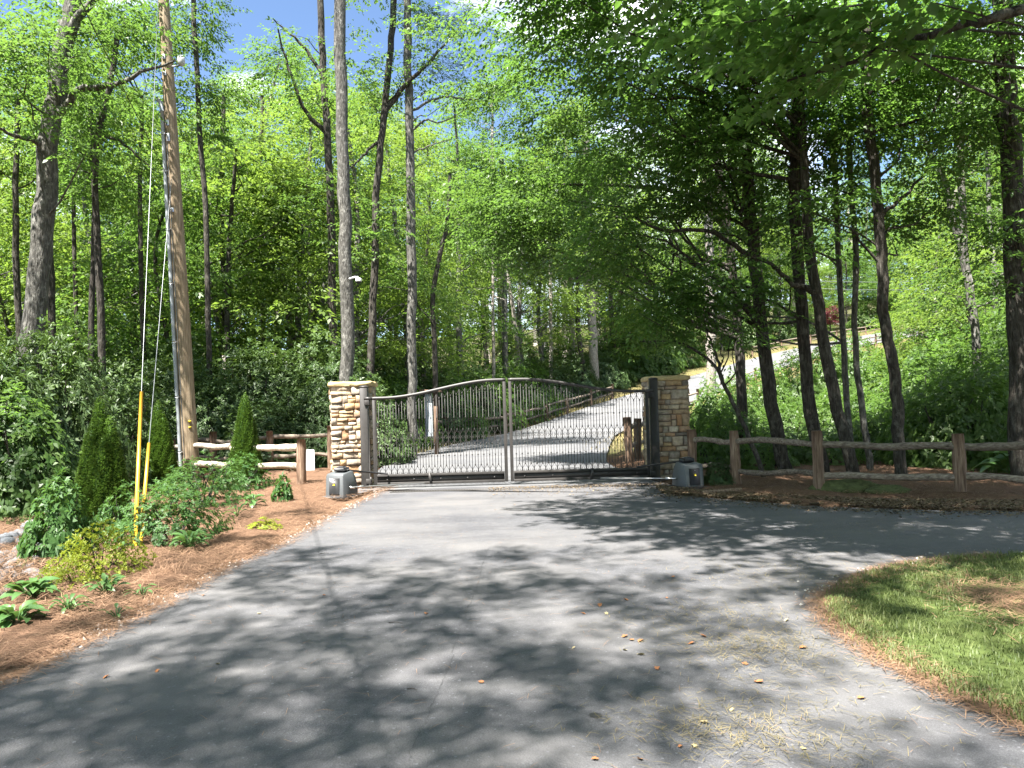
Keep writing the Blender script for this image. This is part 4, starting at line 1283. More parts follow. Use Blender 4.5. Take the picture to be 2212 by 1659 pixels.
dead = [([P(1066, y, 45), P(1066 + dx, y + dy, 44.8)], 0.05, 0.01) for y, dx, dy in ((560, 34, -10), (575, -30, -8), (600, 36, 4), (620, -34, 6), (640, 30, 10), (655, -28, 10), (590, -26, -4), (610, 24, -12))]
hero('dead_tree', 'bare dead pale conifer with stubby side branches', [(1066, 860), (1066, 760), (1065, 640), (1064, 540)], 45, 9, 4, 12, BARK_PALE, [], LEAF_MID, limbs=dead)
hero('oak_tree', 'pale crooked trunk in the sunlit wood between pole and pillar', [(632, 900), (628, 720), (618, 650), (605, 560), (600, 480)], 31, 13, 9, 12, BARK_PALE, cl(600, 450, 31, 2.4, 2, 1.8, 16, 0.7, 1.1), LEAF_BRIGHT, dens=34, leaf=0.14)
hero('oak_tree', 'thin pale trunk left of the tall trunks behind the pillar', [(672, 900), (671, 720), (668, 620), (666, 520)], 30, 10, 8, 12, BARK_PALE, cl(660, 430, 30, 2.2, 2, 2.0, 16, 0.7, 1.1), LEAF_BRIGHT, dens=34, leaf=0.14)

# --- shaded trees over the fence on the right
def right_tree(label, pts, Y, d0, d1, top, cls, bark=BARK_DARK, **kw):
    return hero('beech_tree', label, pts, Y, d0, d1, top, bark, cls, LEAF_NEAR, dens=46, leaf=0.112, m=12, slen=0.55, **kw)


right_tree('shaded leaning trunk nearest the dark pillar', [(1692, 1005), (1660, 830), (1635, 600), (1620, 430), (1612, 330), (1605, 200)], 15.6, 32, 18, 12.5,
           cl(1420, 330, 14.5, 1.9, 1.4, 1.5, 26, 0.5, 0.9) + cl(1560, 160, 15, 2.0, 1.8, 1.4, 20, 0.6, 1.0) + cl(1330, 520, 14.3, 1.3, 1.0, 0.7, 12, 0.4, 0.7) + cl(1560, 440, 15.3, 1.4, 1.4, 1.0, 12, 0.5, 0.8),
           limbs=[([P(1632, 560, 15.6), P(1600, 540, 15.2), P(1533, 500, 14.9), P(1423, 497, 14.6), P(1373, 468, 14.4)], 0.065, 0.02), ([P(1615, 340, 15.6), P(1580, 260, 15.2), P(1500, 215, 14.8), P(1390, 215, 14.4)], 0.07, 0.02)])
right_tree('straight brown shaded trunk second from the dark pillar', [(1777, 1010), (1745, 850), (1727, 600), (1716, 450), (1716, 330), (1720, 180)], 15.0, 30, 18, 13,
           cl(1690, 120, 15, 1.9, 1.6, 1.6, 20, 0.6, 1.0) + cl(1640, 330, 15, 1.5, 1.4, 1.0, 14, 0.5, 0.8) + cl(1530, 620, 14.4, 1.5, 0.9, 0.6, 12, 0.4, 0.7))
right_tree('mottled trunk leaning toward the drive among the shaded trees', [(1842, 1012), (1800, 850), (1766, 650), (1746, 500), (1736, 350), (1728, 200)], 14.5, 29, 16, 12.5,
           cl(1500, 60, 14, 2.3, 1.8, 1.5, 24, 0.6, 1.0) + cl(1780, 260, 14.5, 1.4, 1.3, 1.1, 12, 0.5, 0.8)
           + clump_cloud((0.2, 12.4, 10.4), (2.2, 1.5, 0.8), 24, rt, 0.5, 0.9) + clump_cloud((3.6, 12.2, 10.2), (2.0, 1.6, 0.9), 20, rt, 0.6, 0.9) + cl(1250, 40, 14.5, 2.2, 1.6, 1.2, 24, 0.6, 1.0),
           limbs=[([P(1764, 640, 14.5), P(1742, 622, 14.4), P(1709, 610, 14.3), P(1659, 568, 14.1), P(1600, 552, 13.9)], 0.07, 0.03)])
right_tree('thin pale-barked trunk in the middle of the shaded group', [(1842, 990), (1832, 900), (1822, 753), (1812, 553), (1803, 380), (1798, 200)], 16.2, 14, 10, 11.5,
           cl(1800, 160, 16.2, 1.8, 1.6, 1.4, 18, 0.5, 0.9) + cl(1660, 480, 16.2, 1.6, 1.2, 1.0, 14, 0.4, 0.8) + cl(1450, 620, 15.5, 1.3, 1.0, 0.6, 10, 0.4, 0.7), BARK_GREY)
right_tree('thin twisting trunk right of the pale-barked one in the shaded group', [(1880, 1010), (1872, 953), (1856, 837), (1846, 720), (1850, 553), (1838, 400), (1832, 250)], 15.5, 15, 10, 12,
           cl(1880, 120, 15.5, 2.0, 1.7, 1.4, 20, 0.5, 0.9) + cl(1850, 350, 15.5, 1.2, 1.2, 1.0, 10, 0.5, 0.8), BARK_GREY)
right_tree('thick dark wavy trunk rightmost of the shaded group', [(1948, 1030), (1942, 963), (1936, 853), (1926, 770), (1909, 687), (1904, 553), (1895, 433), (1885, 333), (1869, 233), (1872, 160)], 14.0, 25, 20, 13.5,
           cl(1960, 200, 14, 2.0, 1.6, 1.6, 22, 0.5, 0.9) + cl(2060, 60, 14, 2.0, 1.7, 1.3, 16, 0.6, 0.9) + cl(1990, 420, 14.5, 1.4, 1.4, 0.9, 12, 0.4, 0.75) + cl(1780, 480, 13.6, 1.0, 0.8, 0.8, 8, 0.4, 0.6),
           limbs=[([P(1898, 470, 14), P(1945, 430, 13.9), P(1990, 380, 13.8), P(2030, 320, 13.7)], 0.045, 0.012)])
hero('oak_tree', 'huge furrowed trunk at the right frame edge', [(2207, 1000), (2200, 700), (2188, 400), (2173, 200), (2165, 0)], 13, 46, 38, 15, BARK_DARK,
     cl(2150, 250, 12.6, 1.5, 1.2, 1.4, 14, 0.5, 0.8) + cl(2220, 500, 12.6, 0.9, 1.1, 1.2, 10, 0.4, 0.7) + cl(2140, 40, 12.8, 2.0, 1.4, 1.0, 14, 0.5, 0.9) + cl(2200, -200, 13, 3.2, 3, 2, 26, 0.7, 1.1), LEAF_NEAR, dens=40, leaf=0.11)
hero('beech_tree', 'mottled sunlit-topped trunk between the wavy trunk and the frame edge', [(2120, 980), (2115, 850), (2105, 700), (2085, 560), (2078, 400), (2075, 270), (2070, 150)], 19, 19, 13, 12.5, BARK_GREY,
     cl(2070, 230, 19, 2.2, 1.8, 1.9, 22, 0.6, 1.0) + cl(2120, 620, 19, 1.6, 1.4, 1.4, 12, 0.5, 0.9) + cl(2010, 560, 19, 1.2, 1.2, 1.0, 8, 0.5, 0.8), LEAF_MID,
     limbs=[([P(2095, 620, 19), P(2062, 480, 19), P(2040, 390, 19), P(1992, 290, 19), P(1975, 200, 19)], 0.10, 0.05)], dens=27, leaf=0.12)
hero('beech_tree', 'sunlit spreading beech whose bright sprays hang over the gate', [(1605, 960), (1600, 820), (1588, 640), (1570, 480), (1540, 300), (1500, 150)], 19, 24, 14, 13, BARK_DARK,
     cl(1180, 420, 18, 2.2, 1.5, 1.3, 30, 0.5, 0.95) + cl(1060, 470, 18.5, 1.3, 1.2, 0.9, 14, 0.4, 0.7) + cl(1150, 560, 18.5, 1.8, 1.2, 0.6, 16, 0.4, 0.7) + cl(1300, 250, 18, 2.4, 1.8, 1.6, 28, 0.6, 1.0) + cl(1090, 130, 18, 2.0, 1.6, 1.4, 20, 0.5, 0.9) + cl(1360, 560, 18.5, 1.5, 1.3, 0.8, 14, 0.4, 0.8), LEAF_MID,
     limbs=[([P(1575, 500, 19), P(1480, 420, 18.6), P(1350, 400, 18.3), P(1180, 400, 18)], 0.09, 0.02), ([P(1550, 340, 19), P(1440, 240, 18.6), P(1280, 190, 18.3), P(1120, 140, 18)], 0.09, 0.02)], dens=34, leaf=0.115)
hero('laurel_tree', 'small leaning arching tree beside the shaded pillar', [(1640, 1000), (1600, 903), (1565, 835), (1540, 786), (1473, 743), (1383, 737)], 14.6, 12, 4, None, BARK_DARK,
     cl(1440, 700, 14.4, 1.1, 0.8, 0.5, 14, 0.35, 0.55) + cl(1560, 720, 14.7, 0.7, 0.7, 0.5, 7, 0.3, 0.5), LEAF_NEAR,
     limbs=[([P(1560, 830, 14.6), P(1545, 760, 14.8), P(1520, 690, 14.9)], 0.04, 0.012)], dens=46, leaf=0.11, wid=0.42)

def canopy_over(poly_px, spacing, Z, dz, rmin, rmax):
    """clumps of canopy standing in the sun's way of a patch of ground (photo pixels)"""
    g_ = np.array([G(a_, b_)[:2] for a_, b_ in poly_px])
    area = 0.5 * abs(np.dot(g_[:, 0], np.roll(g_[:, 1], 1)) - np.dot(g_[:, 1], np.roll(g_[:, 0], 1)))
    q = rand_in_poly(g_, int(area / spacing), rt)
    z = Z + rt.normal(0, dz, len(q))
    return [(q[i, 0] + SUND[0] / SUND[2] * z[i], q[i, 1] + SUND[1] / SUND[2] * z[i], z[i], rt.uniform(rmin, rmax)) for i in range(len(q))]


# --- maple just outside the right of the frame, its bough reaching in at the top
mp = np.array([(6.9, 5.4, -0.1), (6.7, 5.4, 2.5), (6.4, 5.5, 5), (6.0, 5.6, 8), (5.8, 5.7, 11)])
mcl = []
for (px, py, Y, n, rx) in ((1560, 60, 7.0, 6, 0.9), (1680, 130, 6.6, 8, 0.7), (1850, 60, 6.2, 8, 0.7), (1990, 20, 5.8, 6, 0.6), (1450, -60, 7.4, 6, 0.9)):
    mcl += clump_cloud(P(px, py, Y), (rx, rx * 0.8, 0.28), n, rt, 0.28, 0.5)
mcl += clump_cloud((-0.5, 6.8, 10), (1.4, 1.8, 0.9), 12, rt, 0.4, 0.8) + clump_cloud((1.0, 10.4, 10.2), (2.0, 1.6, 1.0), 20, rt, 0.4, 0.8) + clump_cloud((3.2, 9.6, 10), (2.0, 1.8, 1.0), 22, rt, 0.5, 0.9) + clump_cloud((2.2, 7.0, 9.6), (1.8, 1.8, 0.9), 18, rt, 0.5, 0.8)
mcl += canopy_over([(1190, 1076), (1430, 1066), (2212, 1040), (2300, 1190), (1960, 1222), (1830, 1262), (1640, 1262), (1420, 1200), (1230, 1150)], 0.30, 10.6, 0.5, 0.35, 0.7)
mcl += canopy_over([(1480, 1090), (2212, 1040), (2400, 1160), (1900, 1180), (1560, 1150)], 0.7, 12.0, 0.5, 0.5, 0.8)
for (px, py, Y) in ((1450, 850, 14.9), (1450, 930, 14.9), (1450, 1010, 14.9), (1350, 930, 14.7), (1270, 950, 14.7), (1500, 980, 14.2), (1590, 980, 13.6), (1680, 980, 13), (1770, 980, 12.3), (1920, 980, 12), (2076, 980, 11.5), (2200, 980, 11.2), (1487, 1040, 13.5), (1650, 1030, 13), (1850, 1030, 12.2)):
    q_ = P(px, py, Y); tt = (10.8 - q_[2]) / SUND[2]
    mcl += clump_cloud(q_ + SUND * tt, (0.5, 0.5, 0.4), 5, rt, 0.4, 0.65)
for (px, py, Y) in ((1560, 60, 7.0), (1680, 130, 6.6), (1850, 60, 6.2), (1990, 20, 5.8), (1450, -60, 7.4)):
    mcl += clump_cloud(P(px, py, Y) + SUND * 5.0, (1.0, 0.9, 0.3), 2, rt, 0.5, 0.8)
mcl += clump_cloud((4.5, 6.5, 8.3), (3.2, 2.6, 1.4), 42, rt, 0.6, 1.0) + clump_cloud((1.6, 9.2, 9.6), (2.6, 2.2, 1.2), 30, rt, 0.6, 1.0) + clump_cloud((6.5, 9.5, 9.5), (3.0, 2.4, 1.5), 30, rt, 0.6, 1.0) + clump_cloud((8.0, 5.0, 8.0), (2.6, 2.4, 1.6), 26, rt, 0.6, 1.0)
build_tree('maple_tree', 'broad-leaved maple bough reaching in at the top right', mp, 0.22, 0.09, mcl, LEAF_NEAR, BARK_DARK, rt, nlimb=60, limb_r=0.22,
           limbs=[([np.array((6.3, 5.5, 5.2)), P(2212, 27, 5.6), P(2092, 53, 5.8), P(1959, 87, 6.1), P(1826, 137, 6.4), P(1700, 175, 6.7)], 0.05, 0.012)], dens=30, leaf=0.105, wid=0.8, slen=0.45, six=True)

# --- canopy behind and left of the viewer: it throws the dappled shade on the drive
def shade_tree(label, x, y, h, clouds, leafm=LEAF_MID, r=0.24, dens=40, rmm=(0.5, 1.0), more=()):
    path = np.array([(x, y, -0.2), (x + 0.1, y, h * 0.35), (x - 0.1, y + 0.1, h * 0.7), (x, y, h)])
    c_ = list(more)
    for (cx, cy_, cz, rx, ry, rz, n) in clouds: c_ += clump_cloud((cx, cy_, cz), (rx, ry, rz), n, rt, *rmm)
    build_tree('oak_tree', label, path, r, 0.08, c_, leafm, BARK_DARK, rt, nlimb=7, limb_r=0.2, dens=dens, leaf=0.13)


shade_tree('tall oak shading the near drive from behind', -8.0, -2.5, 17, [(-8.8, 2.2, 13.5, 2.0, 2.0, 1.2, 10)], rmm=(0.3, 0.7),
           more=canopy_over([(-500, 1640), (200, 1400), (420, 1275), (560, 1205), (800, 1185), (1000, 1215), (1120, 1300), (1150, 2000), (-900, 2000)], 0.27, 14.5, 0.6, 0.3, 0.66)
           + canopy_over([(-1100, 2100), (-600, 1640), (150, 1420), (620, 1420), (900, 1520), (1000, 2100)], 0.42, 14.5, 0.6, 0.3, 0.6))
shade_tree('second tall oak behind the viewer', -1.0, -6.0, 17, [(-1.2, -2.4, 14, 2.4, 1.8, 1.2, 8)], rmm=(0.3, 0.7),
           more=canopy_over([(1000, 1215), (1300, 1190), (1500, 1290), (1700, 1330), (1850, 1400), (2212, 1600), (2300, 2000), (1150, 2000), (1120, 1300)], 0.38, 14.0, 0.6, 0.28, 0.6)
           + canopy_over([(1560, 1250), (1830, 1230), (2212, 1180), (2212, 1330), (2000, 1400), (1850, 1340)], 0.6, 13, 0.5, 0.35, 0.7))
shade_tree('leaning oak outside the frame beyond the shrub bed', -12.5, 4.0, 15, [(-10.4, 4.4, 12.0, 2.0, 2.6, 1.4, 8), (-13.0, 8.6, 12, 2.4, 2.4, 1.8, 12), (-8.0, 6.6, 12.5, 1.2, 1.2, 0.7, 2)])
shade_tree('oak outside the frame beside the lawn', 9.5, 0.5, 15, [(4.4, 2.4, 12.0, 2.4, 1.6, 1.2, 9), (3.4, 6.2, 13.5, 2.8, 2.4, 1.0, 18), (8, 1, 12, 2.6, 2.4, 2.0, 14), (1.6, 2.4, 12, 1.4, 1.2, 0.8, 3)])
shade_tree('oak outside the frame at the dark edge of the shrub bed', -16.5, 12.0, 15, [(-14.5, 11.5, 11.5, 2.8, 3.0, 2.4, 40), (-17.5, 15, 11.5, 3, 3, 2.4, 36)])

# ------------------------------------------------------------------ wood on the hill: repeated trees
def arche(name, h, crown0, rx, n, leafm, bark, seed, leaf=0.145, dens=20, taper=0.75, r0=0.17):
    rg = np.random.default_rng(seed)
    path = np.array([(0, 0, -0.4), (rg.normal(0, 0.15), rg.normal(0, 0.15), h * 0.35), (rg.normal(0, 0.3), rg.normal(0, 0.3), h * 0.7), (rg.normal(0, 0.3), rg.normal(0, 0.3), h * 0.97)])
    c_ = []
    for i in range(n):
        f_ = rg.uniform(0, 1)
        z = h * (crown0 + (1 - crown0) * f_)
        rr = rx * math.sin(math.pi * (0.12 + 0.88 * f_) ** taper) ** 0.7 + 0.15
        a_ = rg.uniform(0, 6.28); k_ = rg.uniform(0.25, 1) ** 0.6
        c_.append((math.cos(a_) * rr * k_, math.sin(a_) * rr * k_, z, rg.uniform(0.75, 1.3)))
    return register(build_tree(name, 'tree in the wood on the hill beyond the gate', path, r0, 0.04, c_, leafm, bark, rg, nlimb=min(n, 26), dens=dens, leaf=leaf, m=12, slen=0.7, group='trees of the hill wood'))


AR = [arche('hill_tree', 15, 0.28, 3.4, 58, LEAF_MID, BARK_GREY, 201), arche('hill_tree', 17, 0.36, 3.2, 58, LEAF_BRIGHT, BARK_DARK, 202), arche('hill_tree', 14, 0.22, 3.0, 54, LEAF_BRIGHT, BARK_GREY, 203),
      arche('hill_tree', 18, 0.40, 3.4, 60, LEAF_MID, BARK_PALE, 204, r0=0.2), arche('hill_tree', 8, 0.12, 2.4, 40, LEAF_BRIGHT, BARK_DARK, 205, r0=0.08), arche('hill_tree', 7, 0.10, 2.3, 38, LEAF_MID, BARK_DARK, 206, r0=0.08)]
AH = [15, 17, 14, 18, 8, 7]
used = [False] * 6
rb = np.random.default_rng(303)
placed = []


LOOK = ('round-crowned grey-barked tree', 'tall pale-leaved tree', 'bright low-branching tree', 'tall pale-barked tree', 'bright bushy sapling', 'green bushy sapling')
def zone(px, Y):
    a = 'in the wood far left' if px < 180 else 'left of the utility pole' if px < 380 else 'between the utility pole and the sunlit pillar' if px < 720 else 'behind the sunlit gate leaf' if px < 1098 else 'behind the shaded gate leaf' if px < 1420 else 'behind the shaded trunks' if px < 1960 else 'toward the right frame edge'
    d = 'near row' if Y < 40 else 'middle row' if Y < 68 else 'far row'
    return a, d


def wood_tree(px, Y, kind, top_py):
    a_, d_ = zone(px, Y)
    label = LOOK[kind] + ' ' + a_ + ', ' + d_
    group = 'hill wood ' + a_ + ', ' + d_ + ', ' + LOOK[kind]
    p = P(px, 870, Y); x = p[0]
    if float(road_dist(np.array([x]), np.array([Y]))[0]) < 2.6: return
    for q in placed:
        if (q[0] - x) ** 2 + (q[1] - Y) ** 2 < 2.2 ** 2: return
    placed.append((x, Y))
    gz = float(terr(x, Y)) - 0.05
    want = P(px, top_py, Y)[2] - gz
    sc = float(np.clip(want / AH[kind], 0.5, 1.45))
    sq = rb.uniform(0.9, 1.15)
    if not used[kind]:
        used[kind] = True
        o = AR[kind]; o.location = (x, Y, gz); o.rotation_euler = (0, 0, rb.uniform(0, 6.28)); o.scale = (sc * sq, sc * sq, sc); o['label'] = label; o['group'] = group
    else:
        copy_tree(AR[kind], (x, Y, gz), rb.uniform(0, 6.28), sc, label, group, sq)


def tops(px):
    """skyline of the wood in the photograph"""
    return float(np.interp(px, (-300, 0, 200, 380, 440, 540, 610, 660, 800, 950, 1050, 1150, 1300, 1600, 2300), (120, 110, 160, 280, 280, 220, 130, 100, 180, 260, 300, 260, 200, 160, 140)))


for (Ya, Yb, step, kinds, dt) in ((27.5, 34, 92, (0, 2, 4, 5, 4), 60), (36, 46, 84, (0, 1, 2, 4, 3), 30), (50, 66, 74, (0, 1, 2, 3), 10), (70, 92, 70, (0, 1, 2, 3), 0), (98, 140, 66, (1, 3, 0), -10)):
    px = -260.0
    while px < 2500:
        Y = rb.uniform(Ya, Yb); q = px + rb.uniform(-30, 30)
        kd = int(rb.choice(kinds))
        tp = tops(q) + dt + rb.normal(0, 45)
        small = kd >= 4
        if small: tp = rb.uniform(380, 560)
        blocked = (1010 < q < 1560 and Y < 50) or (1480 < q < 2050 and Y < 74 and not (Y < 30 and not small and q > 1560)) 
        if not blocked:
            wood_tree(q, Y, kd, tp)
        px += step * rb.uniform(0.8, 1.2)
for px in range(1040, 2420, 44):
    wood_tree(px + rb.uniform(-15, 15), rb.uniform(86, 104), int(rb.choice((4, 5, 2))), rb.uniform(470, 600))
for px in range(1480, 2120, 34):
    wood_tree(px + rb.uniform(-12, 12), rb.uniform(104, 128), int(rb.choice((2, 2, 0, 4))), rb.uniform(260, 420))
for px in range(1180, 2420, 58):
    wood_tree(px + rb.uniform(-15, 15), rb.uniform(100, 135), int(rb.choice((0, 2, 3))), rb.uniform(230, 420))
for px in range(-200, 900, 60):
    wood_tree(px + rb.uniform(-15, 15), rb.uniform(34, 50), int(rb.choice((4, 5))), rb.uniform(480, 600))
for px in range(2020, 2420, 60):
    wood_tree(px + rb.uniform(-15, 15), rb.uniform(30, 60), int(rb.choice((4, 5, 2))), rb.uniform(300, 560))
# understory trees close behind the fence and the pole
for (px, Y, kd, tp) in ((520, 27, 4, 330), (590, 28.5, 4, 300), (650, 30, 2, 200), (430, 29, 5, 480), (350, 27, 5, 420), (260, 28, 4, 360), (130, 27, 5, 420), (20, 26, 4, 380), (-80, 24, 5, 330), (760, 30, 5, 480), (860, 32, 4, 420),
                        (960, 36, 4, 430), (1010, 44, 2, 330), (1130, 52, 2, 340), (1180, 58, 0, 300), (1240, 60, 3, 260), (1330, 66, 2, 280), (1400, 70, 0, 240), (1480, 76, 1, 260), (1560, 84, 0, 250),
                        (1120, 47, 4, 560), (1230, 58, 5, 560), (1330, 62, 4, 520), (1420, 66, 5, 540)):
    wood_tree(px, Y, kd, tp)

for i, (x, y) in enumerate(((-14, -9), (-6, -15), (3, -13), (12, -9), (19, 0), (24, 9), (-22, -2), (-25, 7), (-3, -24), (10, -20), (-14, -19), (21, -13), (29, 3), (-24, -14), (17, -5), (-9, -9), (7, -8), (-18, 3))):
    src = AR[i % 4]
    copy_tree(src, (x, y, -0.1), rb.uniform(0, 6.28), rb.uniform(1.0, 1.25), 'tree of the wood standing behind the viewer, outside the picture', 'trees behind the viewer', 1.25)
# Japanese maple with red leaves on the far bank
c = P(1795, 740, 84)
rg_ = np.random.default_rng(9)
build_tree('red_maple', 'small dark red-leaved maple on the far bank', [(c[0], 84, float(terr(c[0], 84)) - 0.2), (c[0], 84, float(terr(c[0], 84)) + 2.0)], 0.09, 0.05, clump_cloud((c[0], 84, float(terr(c[0], 84)) + 2.4), (1.7, 1.5, 1.0), 12, rg_, 0.6, 0.9), LEAF_RED, BARK_DARK, rg_, dens=26, leaf=0.2)

# ------------------------------------------------------------------ shrubs
def whorl_shrub(name, label, leafm, n, rg, leaf=0.13, wid=0.30, per=9, hgt=1.0, rad=1.0, up=0.35, stems=7, six=False):
    """dome of leaf rosettes on branching stems, unit size rad x hgt"""
    t = thing(name, label, 'shrub')
    d = rg.normal(0, 1, (n, 3)); d[:, 2] = np.abs(d[:, 2]) * 0.9 - 0.08; d /= np.linalg.norm(d, axis=1, keepdims=True)
    lump = 1 + 0.16 * np.sin(d[:, 0] * 5 + 1) * np.sin(d[:, 1] * 4.3 + 2) + 0.10 * np.sin(d[:, 2] * 9)
    k_ = rg.uniform(0.35, 1, n) ** 0.35 * lump
    c_ = d * k_[:, None] * np.array((rad, rad, hgt)); c_[:, 2] = np.maximum(c_[:, 2], 0.04)
    upv = d * np.array((0.8, 0.8, 0.7)) + np.array((0, 0, 0.55)); upv /= np.linalg.norm(upv, axis=1, keepdims=True)
    a1 = np.cross(upv, rg.normal(0, 1, (n, 3))); a1 /= np.linalg.norm(a1, axis=1, keepdims=True); b1 = np.cross(upv, a1)
    ang = np.linspace(0, 2 * np.pi, per, endpoint=False)[None] + rg.uniform(0, 6.28, (n, 1)) + rg.normal(0, 0.2, (n, per))
    D = a1[:, None] * np.cos(ang)[..., None] + b1[:, None] * np.sin(ang)[..., None] + upv[:, None] * rg.normal(up, 0.22, (n, per))[..., None]
    N = np.broadcast_to(upv[:, None], D.shape) + rg.normal(0, 0.2, D.shape)
    C = np.broadcast_to(c_[:, None], D.shape) + upv[:, None] * rg.normal(0, leaf * 0.15, (n, per))[..., None]
    L = leaf * rg.uniform(0.6, 1.2, (n, per))
    V, F_, kk = leaf_geo(C.reshape(-1, 3), D.reshape(-1, 3), N.reshape(-1, 3), L.ravel(), L.ravel() * wid, six, 0.12, 0.15)
    var = np.clip(np.repeat(rg.normal(0.5, 0.17, n), per * kk) + np.repeat(rg.normal(0, 0.10, n * per), kk), 0, 1)
    obj('foliage', make_mesh('foliage', V, F_, var), leafm, t)
    sb_ = MB()
    for i in range(stems):
        a_ = rg.uniform(0, 6.28); e = np.array((math.cos(a_) * rad * 0.6, math.sin(a_) * rad * 0.6, hgt * rg.uniform(0.55, 0.85)))
        sb_.tube(limb_path((math.cos(a_) * 0.06 * rad, math.sin(a_) * 0.06 * rad, -0.08), e, rg, 6, 0.05, 0.06), np.linspace(0.022 * rad, 0.008 * rad, 6), 5, cap=False)
    obj('stem', sb_.mesh('stem'), BARK_DARK, t)
    return register(t)


rs = np.random.default_rng(404)
RH = [whorl_shrub('rhododendron', 'r', LEAF_RHODO, 1500, np.random.default_rng(410 + i), leaf=0.085, wid=0.30, per=9, stems=9) for i in range(3)]
RG = [whorl_shrub('understory_shrub', 'u', LEAF_MID, 1000, np.random.default_rng(420 + i), leaf=0.085, wid=0.5, per=6, up=0.15) for i in range(2)]
rh_used = {}


def place_shrub(src, px, Y, h, r, label, group=None):
    x = P(px, 900, Y)[0]; z = float(terr(x, Y)) - 0.03
    rot_ = rs.uniform(0, 6.28)
    if src.name not in rh_used:
        rh_used[src.name] = 1
        src.location = (x, Y, z); src.rotation_euler = (0, 0, rot_); src.scale = (r, r, h); src['label'] = label
        if group: src['group'] = group
        return src
    o = copy_tree(src, (x, Y, z), rot_, 1.0, label, group or '')
    o.scale = (r, r, h)
    if not group: del o['group']
    return o


def th(px, row, h):
    a_ = ('at the left frame edge' if px < 10 else 'below the massive trunk' if px < 130 else 'below the twin slender trunks' if px < 260 else 'behind the guy wires' if px < 350 else 'behind the utility pole' if px < 450
          else 'between the pole and the single conifer' if px < 545 else 'above the back fence' if px < 640 else 'beside the sunlit pillar' if px < 715 else 'behind the sunlit pillar')
    l_ = ('tall ' if h > 3.2 else '' if row else 'low ') + 'rhododendron ' + a_ + (', back row of the thicket' if row else ', front row of the thicket')
    return l_, 'rhododendron thicket ' + a_
for px in range(-120, 800, 62):
    h_ = rs.uniform(2.7, 3.7); place_shrub(RH[int(rs.integers(3))], px + rs.uniform(-20, 20), rs.uniform(22.2, 24.5), h_, rs.uniform(1.6, 2.1), *th(px, 1, h_))
for px in range(-100, 760, 78):
    h_ = rs.uniform(1.7, 2.6); place_shrub(RH[int(rs.integers(3))], px + rs.uniform(-25, 25), rs.uniform(20.7, 21.8), h_, rs.uniform(1.2, 1.6), *th(px, 0, h_))
place_shrub(RH[0], 118, 14.6, 3.25, 1.35, 'tall sun-topped rhododendron at the left edge behind the double conifer')
place_shrub(RH[1], -10, 13.2, 2.7, 1.5, 'dark broad shrub cut by the left frame edge')
place_shrub(RG[0], 30, 12.6, 2.0, 1.2, 'low dark leafy shrub under the left frame edge')
place_shrub(RH[2], 235, 16.8, 2.2, 1.2, 'dark rhododendron just behind the double conifer')
place_shrub(RH[0], 300, 19.0, 2.4, 1.1, 'dark rhododendron just behind the sunlit conifer')
place_shrub(RH[1], 560, 20.4, 1.75, 1.25, 'glossy rhododendron behind the dark single conifer')
SHB = 'sunlit shrub on the bank beyond the gate'; SHG = 'sunlit shrubs on the bank beyond the gate'
for (px, Y, h, r) in ((800, 30, 3.4, 2.0), (850, 28.5, 2.6, 1.7), (905, 33, 3.0, 1.9), (960, 35, 3.1, 2.0), (1000, 39.5, 3.6, 2.2), (1050, 41.5, 3.2, 2.1), (1095, 46, 3.8, 2.3), (1140, 49, 3.4, 2.2), (1190, 52.5, 3.4, 2.3), (1240, 55.5, 3.2, 2.2),
                      (1300, 59, 3.4, 2.3), (1120, 55, 5.0, 2.6), (1210, 60, 4.2, 2.6), (1010, 46, 4.8, 2.6), (900, 41, 4.5, 2.6), (830, 36, 4.2, 2.4)):
    a_ = 'behind the hinge end of the sunlit gate leaf' if px < 880 else 'behind the notice post' if px < 970 else 'left of the gate meeting stiles' if px < 1090 else 'right of the gate meeting stiles' if px < 1160 else 'below the thin pale trunk' if px < 1230 else 'below the forked pale trunk'
    place_shrub((RH + RG)[int(rs.integers(5))], px, Y, h, r, ('tall ' if h > 4 else '') + 'sunlit shrub ' + a_, 'sunlit shrubs beyond the gate')
for (px, Y, h, r, lab) in ((1345, 64, 4.4, 3.2, 'dark round shrub above the drive bend'), (1400, 66, 5.2, 3.2, 'tall dark shrub above the drive bend'), (1455, 70, 4.8, 3.2, 'dark shrub furthest along above the drive bend')):
    place_shrub(RG[1], px, Y, h, r, lab)
LOW = 'shaded understory shrub between the fence and the bank'; LOG = 'shaded understory shrubs behind the right-hand fence'
